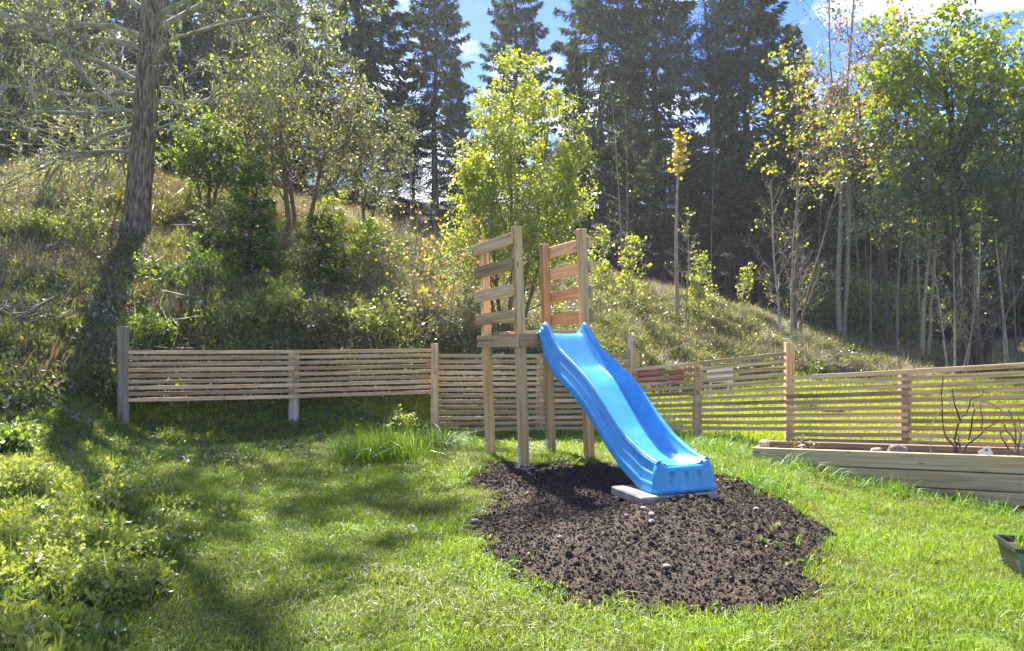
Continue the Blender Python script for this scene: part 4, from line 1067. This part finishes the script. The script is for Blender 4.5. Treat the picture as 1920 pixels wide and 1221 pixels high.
# young spruces on the slope
for (px, D, ty, rc, mt, lab, sd_) in ((472, 13.0, 300, .62, 'needles_young', 'young dark spruce growing behind the left fence panel', 41), (598, 12.6, 395, .60, 'needles_olive', 'young pale spruce right of the other young spruce', 42)):
    b = on(px, D); H = CAMZ + (640 - ty) / F * D - b.z
    place(spruce_parts(sd_, H, rc, .25, mat=mt, card=.08, dens=1.05, dead=False, step=.11, pw=.85, droop=.6), 'young_spruce', lab, 'tree', b, 0, (1, 1, 1), 'young spruces on the slope')

# ------------------------------------------------------------------ BROADLEAVED TREES
def leafy(px, D, ty, name, label, seed, stems, pr, leaf, bark, cat='tree', group=None, lp=(), dy=0):
    b = on(px, D); H = CAMZ + (640 - ty) / F * D - b.z
    return make_tree(name, label, cat, b, seed, [(o_, d_, H * l_, r_) for (o_, d_, l_, r_) in stems], pr, leaf, bark, group, lp)
prM = pars(levels=4, segs=[12, 7, 5, 3], wob=[.06, .12, .2, .25], grav=[.01, .035, .02, .0], kids=[14, 6, 4], start=[.52, .2, .15], ang=[.85, .7, .7], ratio=[.34, .46, .45], shape=[.45, .4, .3], rr=[.5, .5, .6], rmin=.006, leaf_from=2, sites=2)
leafy(1835, 17.5, 5, 'maple_tree', 'bright yellow-green maple in full leaf at the upper right', 51, [((0, 0, 0), (-.03, 0, 1), .92, .13), ((.2, .1, 0), (.16, .05, 1), .88, .10), ((-.2, 0, 0), (-.17, 0, 1), .84, .09)], prM,
      dict(per=2, spread=.09, size=.12, mat='maple_leaf', aspect=1.05), 'bark_dark', lp=[dict(per=1, spread=.10, size=.10, mat='green_leaf', aspect=1.1)])
leafy(1668, 19.5, 40, 'broadleaf_tree', 'bronze-leaved tree standing left of the bright maple', 52, [((0, 0, 0), (.02, 0, 1), .95, .09), ((.15, 0, 0), (-.10, 0, 1), .85, .07)], prM,
      dict(per=2, spread=.10, size=.08, mat='bronze_leaf', aspect=1.2, prob=.7), 'bark_dark')
leafy(1490, 18.5, 105, 'maple_tree', 'young maple with golden-green leaf clusters before the big sunlit spruce', 53, [((0, 0, 0), (.04, 0, 1), .9, .055), ((.1, 0, 0), (.18, 0, 1), .8, .04)], pars(**{**prM, 'kids': [11, 5, 3], 'ratio': [.34, .45, .45]}),
      dict(per=3, spread=.06, size=.08, mat='maple_leaf', aspect=1.1, prob=.38), 'twig_brown', lp=[dict(per=2, spread=.06, size=.08, mat='gold_leaf', aspect=1.1, prob=.14)])
leafy(1575, 21, -90, 'birch_tree', 'tall pale airy birch rising beside the big sunlit spruce', 54, [((0, 0, 0), (-.01, 0, 1), 1.0, .08), ((.1, 0, 0), (.06, 0, 1), .92, .06)], pars(**{**prM, 'kids': [22, 5, 3], 'ratio': [.2, .45, .45], 'start': [.35, .2, .15]}),
      dict(per=1, spread=.07, size=.075, mat='olive_leaf', aspect=1.3), 'bark_pale')
leafy(1730, 18.2, 270, 'maple_tree', 'low maple with yellow-green clusters below the bronze-leaved tree', 55, [((0, 0, 0), (-.05, 0, 1), .85, .06), ((.1, 0, 0), (.12, 0, 1), .8, .05)], pars(**{**prM, 'kids': [12, 5, 3], 'ratio': [.4, .45, .45]}),
      dict(per=2, spread=.06, size=.11, mat='maple_leaf', aspect=1.1, prob=.35), 'twig_pale')
# twiggy grey-green tree right of the big trunk
prW = pars(levels=4, segs=[12, 8, 6, 4], wob=[.08, .16, .22, .3], grav=[.01, .0, .0, .0], kids=[15, 8, 5], start=[.2, .15, .1], ang=[.85, .75, .7], ratio=[.42, .46, .5], shape=[.5, .4, .3], rr=[.45, .5, .6], rmin=.008, sides=[6, 4, 3, 3], leaf_from=2, sites=2)
leafy(540, 16.5, 120, 'willow_tree', 'wide twiggy grey-green tree between the big trunk and the tall spruce', 61, [((0, 0, 0), (-.10, 0, 1), .95, .07), ((.3, .2, 0), (.12, 0, 1), .95, .07), ((-.5, 0, 0), (-.34, 0, 1), .85, .05), ((.6, 0, 0), (.36, 0, 1), .8, .05), ((.1, .3, 0), (.0, .1, 1), 1.0, .06)], prW,
      dict(per=1, spread=.06, size=.06, mat='olive_leaf', aspect=1.4, prob=.8), 'twig_brown', lp=[dict(per=1, spread=.06, size=.055, mat='birch_leaf', prob=.22)])
leafy(380, 17.0, 240, 'hazel_tree', 'low spreading tree with bright layered leaves right of the big trunk', 62, [((0, 0, 0), (-.15, 0, 1), .9, .04), ((.2, 0, 0), (.25, 0, 1), .9, .04), ((.1, 0, 0), (.05, 0, 1), 1, .05), ((.3, .2, 0), (.5, 0, 1), .8, .04)], pars(**{**prW, 'kids': [12, 6, 4]}),
      dict(per=2, spread=.07, size=.085, mat='green_leaf', aspect=1.3, up=.9, prob=.8), 'twig_brown')
leafy(680, 18.0, 170, 'birch_tree', 'slender green-leaved birch in front of the tallest dark spruce', 63, [((0, 0, 0), (-.03, 0, 1), 1.0, .05), ((.1, 0, 0), (.1, 0, 1), .85, .04)], pars(**{**prW, 'kids': [18, 5, 4], 'ratio': [.26, .45, .5]}),
      dict(per=2, spread=.06, size=.07, mat='olive_leaf', aspect=1.4), 'twig_brown')
prS = pars(levels=3, segs=[9, 5, 3], wob=[.07, .15, .25], grav=[.02, .05, .02], kids=[13, 5], start=[.15, .15], ang=[.7, .7], ratio=[.35, .45], shape=[.6, .3], rr=[.4, .5], rmin=.0025, sides=[5, 3, 3], tip=[.25, .3, .5], leaf_from=1, sites=4)
leafy(655, 13.6, 372, 'birch_sapling', 'small sunlit yellow birch sapling beside the young pale spruce', 64, [((0, 0, 0), (.02, 0, 1), 1, .02), ((.05, 0, 0), (.2, 0, 1), .75, .015), ((-.05, 0, 0), (-.15, 0, 1), .8, .015)], prS, dict(per=3, spread=.04, size=.06, mat='birch_leaf', aspect=1.3), 'twig_brown')
# thin twiggy saplings left of the tower
for i, (px, D, ty, mt, lab) in enumerate(((775, 12.6, 370, 'gold_leaf', 'spindly sapling with orange-gold leaf tufts, outermost left of the birch'), (842, 12.0, 420, 'bronze_leaf', 'spindly bronze-budded sapling close to the left tower panel'),
                                          (815, 12.3, 520, 'gold_leaf', 'low bare-stemmed sapling with a few golden leaves behind the fence post left of the tower'), (725, 13.2, 440, 'olive_leaf', 'thin grey sapling between the yellow birch sapling and the fence post'))):
    leafy(px, D, ty, 'sapling', lab, 70 + i, [((0, 0, 0), (rf.uniform(-.1, .1), 0, 1), 1, .016), ((.06, .05, 0), (.25, 0, 1), .85, .012), ((-.06, 0, 0), (-.28, 0, 1), .8, .012)], prS, dict(per=2, spread=.03, size=.055, mat=mt, aspect=1.2, prob=.16), 'twig_pale')

# slender tree with a leafy tip, on the crest
b = on(1270, 17.0)
make_tree('young_maple', 'slim pole-straight young tree with golden leaves only at its tip', 'tree', b, 81, [((0, 0, 0), (-.012, 0, 1), CAMZ + (640 - 262) / F * 17 - b.z, .055)],
          pars(levels=3, segs=[14, 5, 3], wob=[.015, .1, .2], kids=[14, 4], start=[.80, .2], ang=[.6, .7], ratio=[.075, .5], grav=[.01, .05, .02], sides=[7, 3, 3], rr=[.25, .5], leaf_from=1, sites=3, tip=[.35, .3, .4]), dict(per=2, spread=.06, size=.085, mat='gold_leaf', aspect=1.1, prob=.6), 'twig_pale')
prBare = pars(levels=4, segs=[12, 6, 5, 3], wob=[.03, .12, .2, .25], grav=[.01, .06, .03, .0], kids=[15, 6, 3], start=[.22, .2, .15], ang=[.75, .7, .7], ratio=[.26, .45, .5], shape=[.55, .3, .3], rr=[.4, .5, .6], rmin=.004, sides=[6, 4, 3, 3], leaf_from=2, sites=1)
bare = [(1283, 17.1, 400, 'twig_pale', 'bare thin sapling leaning beside the pole-straight young tree', [((0, 0, 0), (.10, 0, 1), 1, .025)], .10),
        (1462, 18.3, 335, 'bark_pale', 'pale bare two-stemmed sapling in front of the dark wood', [((0, 0, 0), (.0, 0, 1), 1, .035), ((.28, 0, 0), (.03, 0, 1), .95, .035)], .06),
        (1490, 18.6, 470, 'twig_pale', 'low wide bare shrub at the foot of the two-stemmed sapling', [((0, 0, 0), (.4, 0, 1), .9, .018), ((0, 0, 0), (-.5, 0, 1), .8, .015), ((0, 0, 0), (.1, 0, 1), 1, .02)], .05),
        (1790, 16.8, 445, 'twig_pale', 'reddish bare many-stemmed sapling behind the right fence', [((0, 0, 0), (.02, 0, 1), 1, .03), ((-.15, 0, 0), (-.12, 0, 1), .9, .022), ((.15, 0, 0), (.2, 0, 1), .85, .02), ((.3, .1, 0), (.1, 0, 1), .8, .02)], .04),
        (1888, 17.5, 420, 'bark_pale', 'thin crooked pale stem near the right edge of the wood', [((0, 0, 0), (-.03, 0, 1), 1, .05)], .05),
        (1185, 16.5, 455, 'twig_pale', 'small sapling with green leaflets right of the tower panel, farther one', [((0, 0, 0), (.02, 0, 1), 1, .014)], .9),
        (1128, 15.2, 440, 'twig_pale', 'small sapling with green leaflets close to the right tower panel', [((0, 0, 0), (-.02, 0, 1), 1, .014)], .9),
        (1310, 17.6, 480, 'twig_pale', 'short leafy sapling just right of the pole-straight young tree', [((0, 0, 0), (.05, 0, 1), 1, .015), ((.05, 0, 0), (-.2, 0, 1), .7, .01)], .7),
        (1385, 19.0, 500, 'twig_pale', 'short crooked sapling with few leaves before the dark wood', [((0, 0, 0), (.25, 0, 1), 1, .014)], .4)]
for i, (px, D, ty, bk, lab, st, pb) in enumerate(bare):
    leafy(px, D, ty, 'sapling', lab, 90 + i, st, prBare, dict(per=2, spread=.04, size=.065, mat='birch_leaf', aspect=1.3, prob=pb * .6), bk)

# thin trunks of the dark wood: four kinds, copied
kindsT = []
for i in range(5):
    w = Wood(); sites = []; rg = random.Random(200 + i)
    grow(rg, Vector((0, 0, -.2)), Vector((rg.uniform(-.06, .06), 0, 1)).normalized(), 7.5, .06, 0, pars(levels=3, segs=[14, 6, 4], wob=[.03, .15, .2], kids=[20, 4], start=[.25, .2], ang=[1.0, .7], ratio=[.13, .5], grav=[.01, .03, 0], sides=[6, 3, 3], rr=[.3, .5], rmin=.005, shape=[.2, .3], leaf_from=2, sites=1), w, sites)
    kindsT.append([('trunk', w.mesh('trunk', ('bark_pale', 'bark_dark', 'bark_grey', 'bark_pale', 'bark_dark')[i])), ('crown', leafify(200 + i, sites, 2, .08, .08, 'green_leaf', prob=.5))])
rt = random.Random(12); stems_ = []
for j in range(50):
    px = rt.choice((rt.uniform(1080, 1560), rt.uniform(1550, 1935), rt.uniform(1550, 1935), rt.uniform(690, 900))); D = rt.uniform(19.5, 29) if px > 1000 else rt.uniform(18, 24)
    s = rt.uniform(.65, 1.15) if px > 1000 else rt.uniform(.3, .5); wd = rt.uniform(.42, .9) * s
    tone = ('pale', 'dark', 'grey', 'pale', 'dark')[j % 5]
    zone = 'left of the birch' if px < 1000 else 'right of the tower' if px < 1240 else 'behind the pole-straight young tree' if px < 1400 else 'behind the two-stemmed sapling' if px < 1560 else 'under the young maple' if px < 1680 else 'under the bronze-leaved tree' if px < 1800 else 'near the right edge'
    stems_.append((px, D, s, wd, tone, zone, j, rt.uniform(0, 6)))
ORD = ('leftmost', 'second', 'third', 'fourth', 'fifth', 'sixth', 'seventh', 'eighth', 'ninth')
for (px, D, s, wd, tone, zone, j, rz) in stems_:
    kin = sorted(q_[0] for q_ in stems_ if q_[4] == tone and q_[5] == zone); rk = kin.index(px)
    nth = '' if len(kin) == 1 else (f', {ORD[rk]} from the left' if rk else ', leftmost one')
    b = on(px, D); b.z -= .05
    place(kindsT[j % 5], 'thin_tree', f'thin {tone} stem in the shaded wood {zone}{nth}', 'tree', b, rz, (wd, wd, s), 'thin stems of the shaded wood')

# shrubs behind the left fence and under the trees
prSh = pars(levels=3, segs=[6, 5, 3], wob=[.12, .2, .25], kids=[9, 5], start=[.15, .1], ang=[.8, .8], ratio=[.5, .5], grav=[.02, .03, .0], sides=[4, 3, 3], rr=[.5, .6], rmin=.002, shape=[.4, .3], tip=[.3, .4, .5], leaf_from=1, sites=3)
def shrub(px, D, hgt, label, seed, mat, size, n=7, spread=.5, per=2, prob=1.0, bark='twig_brown', lp=(), name='shrub', at_=None, sp_=.03, bs=None):
    b = at_ if at_ is not None else on(px, D); rg = random.Random(seed)
    bs = bs or (hgt * .12, hgt * .12)
    st = [((rg.gauss(0, bs[0]), rg.gauss(0, bs[1]), -.03), (rg.gauss(0, spread), rg.gauss(0, spread), 1), hgt * rg.uniform(.7, 1.1), .008 + .004 * hgt) for _ in range(n)]
    return make_tree(name, label, 'shrub', b, seed, st, prSh, dict(per=per, spread=sp_, size=size, mat=mat, aspect=1.5, prob=prob), bark, None, lp)
shrub(352, 12.0, .95, 'fresh green bush on the slope below the big trunk', 301, 'green_leaf', .055, 9, .45)
shrub(500, 11.3, .75, 'pale green bush pressed behind the middle of the left fence', 302, 'shrub_leaf', .05, 9, .6)
shrub(590, 11.4, .65, 'olive bush behind the left fence, under the young pale spruce', 303, 'olive_leaf', .05, 9, .6)
shrub(280, 10.6, .6, 'small dark bush just behind the left end post of the fence', 304, 'green_leaf', .045, 8, .6)
shrub(690, 11.6, .8, 'thin-leaved bush behind the right half of the left fence', 305, 'shrub_leaf', .045, 8, .5, prob=.7)
shrub(870, 12.2, .9, 'dry bronze-tinted bush behind the tower legs and fence', 306, 'olive_leaf', .045, 9, .5, prob=.6, bark='twig_pale')
shrub(760, 9.9, .5, 'low leafy bush beside the fence post, behind the tall grass clump', 307, 'shrub_leaf', .04, 8, .5)
shrub(1700, 21, 2.1, 'leafy green undergrowth bush among the thin stems of the wood', 308, 'green_leaf', .09, 9, .4, sp_=.08)
shrub(1560, 22, 1.7, 'dim leafy bush at the foot of the dark wood, left of the thin stems', 309, 'green_leaf', .09, 9, .4, sp_=.08)
shrub(420, 14.5, 1.2, 'grey-leaved bush between the big trunk and the young dark spruce', 310, 'olive_leaf', .06, 9, .4)
shrub(90, 13.5, .9, 'leafy low bush high on the slope at the far left', 311, 'shrub_leaf', .06, 8, .6)

# foreground bushes at lower left
b = gp(75, 1115, 2.4, 6)
shrub(0, 0, .18, 'loose yellow-green leafy bush filling the lower left corner', 320, 'shrub_leaf', .026, 48, .55, per=2, at_=b, sp_=.022, bs=(.26, .40), bark='twig_pale')
b = gp(70, 950, 3, 9)
shrub(0, 0, .25, 'bush with bright tips rising behind the lower-left corner bush', 321, 'shrub_leaf', .030, 18, .5, per=2, at_=b, sp_=.025, bs=(.28, .25))
b = gp(10, 860, 3, 11)
shrub(0, 0, .30, 'fresh green bush at the left edge below the brush pile', 322, 'green_leaf', .042, 14, .6, per=2, at_=b, sp_=.03)

# tall dark-green grass clump
b = gp(712, 862, 3, 12); rgn = np.random.default_rng(33); n = 1500
q = rgn.normal(0, 1, (n, 2)) * [.19, .13]; Pp = np.stack([q[:, 0], q[:, 1], np.zeros(n)], 1)
V, T = blades_np(rgn, Pp, .25 * (.45 + rgn.random(n) ** .8), .006, .55, Dv=np.stack([-.5 + q[:, 0], q[:, 1] - .2, np.zeros(n)], 1))
o = obj('grass_clump', mesh_np('grass_clump', V, T, 'grass_tall')); o.location = b; tag(o, 'tall dense dark-green grass clump left of the tower', 'grass')

# brush pile
b = on(25, 9.9); bp_ = thing('brush_pile', 'tangled pile of dead grey-purple branches at the left edge', 'brush pile', b); rg = random.Random(5)
for i in range(46):
    w = Wood(); a = rg.uniform(0, 6.28); c0 = Vector((rg.gauss(0, .35), rg.gauss(0, .25), rg.uniform(.02, .5)))
    d = Vector((math.cos(a), math.sin(a) * .6, rg.gauss(0, .35))).normalized(); L_ = rg.uniform(.5, 1.5); pts = []
    p = c0 - d * L_ * .5
    for k_ in range(7):
        pts.append(p.copy()); d = (d + rnd_perp(rg, d) * rg.gauss(0, .18)).normalized(); p = p + d * L_ / 6
    r_ = rg.uniform(.006, .016); w.tube(pts, [r_ * (1 - .12 * k_) for k_ in range(7)], 4)
    for k_ in range(2):
        q = pts[2 + 2 * k_]; dd = (d + rnd_perp(rg, d) * .8).normalized(); w.tube([q, q + dd * .2, q + dd * .42 + Vector((0, 0, .03))], [r_ * .6, r_ * .4, r_ * .2], 3)
    obj('branch', w.mesh('branch', 'twig_pale' if i % 3 == 0 else 'twig_brown'), bp_)
# wrinkled silvery-blue sheet on the slope, stand-in for a blurred blue-white patch
b = gp(155, 782, 4, 12); nu = 26; V = []
for i in range(nu):
    for j in range(nu):
        u, v = i / (nu - 1) - .5, j / (nu - 1) - .5
        a_, c_ = math.cos(.5), math.sin(.5); wx = (u * .52) * (1 - .35 * v); wy = v * .62
        X_, Y_ = wx * a_ - wy * c_ * -1, wx * c_ * -.4 + wy * a_
        V.append((X_, Y_, G(b.x + X_, b.y + Y_) - b.z + .05 + .05 * (float(fbm(X_ * 3 + 5, Y_, 4, 3)) - .3)))
Fc = [(i * nu + j, (i + 1) * nu + j, (i + 1) * nu + j + 1, i * nu + j + 1) for i in range(nu - 1) for j in range(nu - 1)]
sh = obj('blue_white_sheet', mesh_py('blue_white_sheet', V, Fc, 'sheet_blue_white', True)); sh.location = b
sm = sh.modifiers.new('thickness', 'SOLIDIFY'); sm.thickness = .004
tag(sh, 'crumpled silvery-blue sheet on the slope left of the fence end post', 'sheet')

# things behind the fence
def board(name, label, cat, px0, px1, y0, y1, D, mat, T_=.03):
    a = P(px0, (y0 + y1) / 2, D); b_ = P(px1, (y0 + y1) / 2, D); hgt = (y1 - y0) / F * D
    base = Vector(((a.x + b_.x) / 2, D, G((a.x + b_.x) / 2, D)))
    t = thing(name, label, cat, base); plank('panel', a, b_, hgt, T_, mat, t)
    for f in (.15, .85):
        q = a.lerp(b_, f); plank('leg', Vector((q.x, q.y + T_ / 2 + .022, G(q.x, q.y) - .05)), Vector((q.x, q.y + T_ / 2 + .022, q.z + hgt * .4)), .016, .016, 'galvanised', t, up=(1, 0, 0), ch=.002)
    return t
board('red_board', 'red board seen through the fence slats, the one nearer the slide', 'board', 1194, 1240, 694, 716, 11.2, 'red_paint')
board('red_board', 'red board seen through the fence slats, the one farther from the slide', 'board', 1253, 1282, 694, 714, 11.2, 'red_paint')
board('white_board', 'white board seen through the fence slats right of the red ones', 'board', 1327, 1374, 689, 717, 11.6, 'white_paint')
q0 = gp(1570, 706, 10, 24); t = thing('timber_stack', 'low row of dark old timbers lying beyond the fence post', 'timber', q0)
for i in range(3):
    a = q0 + Vector((-.75 + .1 * i, .12 * i, 0)); b_ = q0 + Vector((.6 - .12 * i, .12 * i + .1, 0))
    a.z = G(a.x, a.y) + .05; b_.z = G(b_.x, b_.y) + .05
    plank('timber', a, b_, .09, .10, 'dark_timber', t)

# bed plants: bare twig bushes and a wire hoop
def twig_bush(px, back, label, chains, scale_px, mat):
    b = bed_at(px, back); D = b.y; t = thing('bare_bush', label, 'shrub', b); rg = random.Random(int(px))
    for c in chains:
        w = Wood(); pts = []
        for i, (x_, y_) in enumerate(c):
            q = P(x_, y_, D + rg.uniform(-.06, .06) * (1 if i else 0)); q.x += 0; pts.append(q - b)
        r_ = .009 if len(c) > 3 else .006
        fine = []
        for i in range(len(pts) - 1):
            fine.append(pts[i]); mdp = (pts[i] + pts[i + 1]) / 2 + Vector((rg.gauss(0, .006), rg.gauss(0, .006), rg.gauss(0, .006))); fine.append(mdp)
        fine.append(pts[-1])
        w.tube(fine, [r_ * (1 - .6 * i / (len(fine) - 1)) for i in range(len(fine))], 5)
        for i in range(1, len(fine) - 1):
            dd = rnd_perp(rg, (fine[i + 1] - fine[i]).normalized()); w.tube([fine[i], fine[i] + dd * .022 + Vector((0, 0, .012))], [r_ * .6, r_ * .15], 4)
        obj('stem', w.mesh('stem', mat), t)
    return t
twig_bush(1800, .22, 'bare dark-twigged shrub growing in the raised bed under the wire hoop',
          [[(1797, 852), (1790, 838), (1775, 822), (1768, 800), (1767, 760), (1767, 718), (1768, 705)], [(1795, 852), (1790, 825), (1795, 800), (1803, 782), (1815, 768), (1820, 748), (1840, 742), (1852, 736)],
           [(1800, 790), (1792, 765), (1788, 745), (1787, 728)], [(1803, 850), (1815, 832), (1835, 818), (1846, 804), (1864, 796), (1868, 788)], [(1815, 825), (1822, 795), (1827, 770), (1825, 752)], [(1840, 805), (1842, 780), (1839, 755)], [(1793, 830), (1800, 838), (1795, 815), (1799, 826)]], 1, 'bark_dark')
twig_bush(1906, .22, 'smaller bare brown shrub in the raised bed at the right edge', [[(1906, 853), (1904, 830), (1904, 805), (1898, 785), (1890, 768)], [(1906, 852), (1890, 840), (1878, 820), (1876, 808)], [(1907, 852), (1914, 820), (1912, 795), (1908, 778)], [(1906, 835), (1896, 815), (1884, 800), (1878, 792)], [(1907, 848), (1920, 838), (1926, 815)]], 1, 'twig_brown')
p = bed_at(1820, .16); hp = thing('wire_hoop', 'thin wire hoop arching over the bare shrub in the bed', 'hoop', p); w = Wood(); pts = []
for (x_, y_) in ((1746, 852), (1744, 820), (1748, 795), (1756, 778), (1770, 763), (1790, 753), (1812, 750), (1840, 752), (1862, 759), (1880, 771), (1897, 785), (1908, 800), (1916, 825), (1918, 856)): pts.append(P(x_, y_, p.y) - p)
w.tube(pts, [.004] * len(pts), 5); obj('wire', w.mesh('wire', 'twig_pale'), hp)
p = bed_at(1505, .14, -.02); dp = thing('wilted_plant', 'small wilted brown plant near the left end of the bed', 'plant', p); rgn = np.random.default_rng(2)
V, T = leaves_np(rgn, rgn.normal(0, 1, (90, 3)) * [.06, .04, .03] + [0, 0, .04], .05, aspect=2); obj('leaf_mass', mesh_np('leaf_mass', V, T, 'heather'), dp)

# dark planter at the right edge
b = gp(1962, 1085, 2.5, 6.5); t = thing('planter', 'black plastic planter box with grass in it at the right edge of the lawn', 'planter', b)
a_ = R(-14); X = Vector((math.cos(a_), math.sin(a_), 0)); Y = Vector((-math.sin(a_), math.cos(a_), 0))
def pl_pt(u, v, z, k): return X * (u * k) + Y * (v * k) + Vector((0, 0, z))
Hh = .185; k0, k1 = .135, .165
V = []; Fc = []
for (z, k, th) in ((-.01, k0, 0), (Hh, k1, 0), (Hh, k1 + .012, 0), (Hh - .018, k1 + .012, 0)):
    pass
ring = lambda z, k: [pl_pt(u * 1.15, v * .9, z, k) for u, v in ((-1, -1), (1, -1), (1, 1), (-1, 1))]
levels_ = [ring(-.01, k0), ring(Hh - .02, k1 - .004), ring(Hh - .02, k1 + .008), ring(Hh, k1 + .008), ring(Hh, k1 - .006), ring(.03, k0 - .006)]
V = [p_ for r_ in levels_ for p_ in r_]
Fc = [(i * 4 + j, i * 4 + (j + 1) % 4, (i + 1) * 4 + (j + 1) % 4, (i + 1) * 4 + j) for i in range(len(levels_) - 1) for j in range(4)] + [(3, 2, 1, 0)]
obj('box', mesh_py('box', V, Fc, 'black_plastic'), t)
lf = [pl_pt(-1.15, -.9, .0, k0 + .002), pl_pt(-1.15, -.9, Hh - .022, k1 - .002), pl_pt(-1.15 + .34, -.9, Hh - .03, k1 - .002), pl_pt(-1.15 + .25, -.9, .0, k0 + .002)]
lf = [p_ - Y * .003 for p_ in lf]; lf += [p_ - Y * .004 for p_ in lf]
obj('side_rib', mesh_py('side_rib', lf, [(0, 1, 2, 3), (7, 6, 5, 4), (0, 4, 5, 1), (1, 5, 6, 2), (2, 6, 7, 3), (3, 7, 4, 0)], 'green_plastic'), t)
obj('soil_fill', mesh_py('soil_fill', [pl_pt(u * 1.12, v * .87, Hh - .03, k1 - .008) for u, v in ((-1, -1), (1, -1), (1, 1), (-1, 1))], [(0, 1, 2, 3)], 'soil'), t)
rgn = np.random.default_rng(44); n = 120; q = rgn.uniform(-1, 1, (n, 2)) * [.14, .11]
V, T = blades_np(rgn, np.stack([q[:, 0], q[:, 1], np.full(n, Hh - .03)], 1), .16, .006, .55); obj('grass_tuft', mesh_np('grass_tuft', V, T, 'grass_tall'), t)

# pebbles on the soil and a few weeds
rs = random.Random(3)
for (px, py, r_, d_) in ((1222, 975, .020, 'pale pebble on the soil, left of the pair below the slab'), (1222, 986, .016, 'pale pebble on the soil just below the slab'), (1207, 965, .016, 'pale pebble nearest the slab corner on the soil'), (1418, 962, .022, 'pale stone at the right side of the soil patch'), (1175, 975, .014, 'small pebble on the soil in front of the shadow'),
                         (1250, 1073, .018, 'dull stone in the middle front of the soil patch'), (890, 988, .02, 'pale stone at the left rim of the soil patch'), (1050, 1015, .016, 'pebble in the left half of the soil patch')):
    q = gp(px, py, 2.5, 8); q.z = float(SOILZ(q.x, q.y)[0]) + r_ * .25
    o = obj('pebble', lumpy('pebble', r_, 'stone_pale' if 'pale' in d_ else 'stone_brown', px, 2, .12, (1.3, 1, .7))); o.location = q; o.rotation_euler = (0, 0, rs.random() * 6); tag(o, d_, 'stone', 'pebbles on the soil')
n = 420; q = np.stack([rng.uniform(sx0, sx1, n), rng.uniform(sy0, sy1, n)], 1); s = soil_sd(q[:, 0], q[:, 1]); k = (s > -.02) & (rng.random(n) < np.exp(-np.maximum(s, 0) * 9) + .03); q = q[k]
seed_m = [clump(60 + i, 'green_leaf', 12, .035, .035, .04, 'seedling', 0, 2.4, .8) for i in range(3)] + [lawn_tuft(90, 9, .02, .09, .005, .5, 'grass_tall', 'seedling')]
scatter('soil_weeds', np.stack([q[:, 0], q[:, 1], SOILZ(q[:, 0], q[:, 1])], 1), rots(len(q)), rng.uniform(.6, 1.4, len(q)), seed_m, 'sprouting weeds along the rim of the soil patch', 'weeds')
# mossy root stump under the slender tree
b = on(1283, 16.7); o = obj('stump', lumpy('stump', .26, 'bark_dark', 4, 3, .3, (1.3, 1, .8))); o.location = b; tag(o, 'dark mossy stump at the foot of the pole-straight young tree', 'stump')

# ------------------------------------------------------------------ HAZE (closed box of even, pale air, added to lift the dark wood)
m, N, L = new_mat('haze_lift')
out = N.new('ShaderNodeOutputMaterial'); pv = N.new('ShaderNodeVolumePrincipled')
pv.inputs['Color'].default_value = (.93, .95, 1.0, 1); pv.inputs['Density'].default_value = .0007; pv.inputs['Anisotropy'].default_value = .35
L.new(pv.outputs[0], out.inputs['Volume'])
zlo = float(ZZ.min()) - 1.0
bm = bmesh.new(); bmesh.ops.create_cube(bm, size=1.0)
for v in bm.verts: v.co = Vector((v.co.x * 1240, 300 + v.co.y * 1240, zlo + (v.co.z + .5) * (45.0 - zlo)))
me = bpy.data.meshes.new('haze'); bm.to_mesh(me); bm.free(); me.materials.append(m)
hz = obj('haze', me); hz['kind'] = 'stuff'; hz['label'] = 'thin haze added over the garden and the wood to lighten the dark trees'; hz['category'] = 'haze'
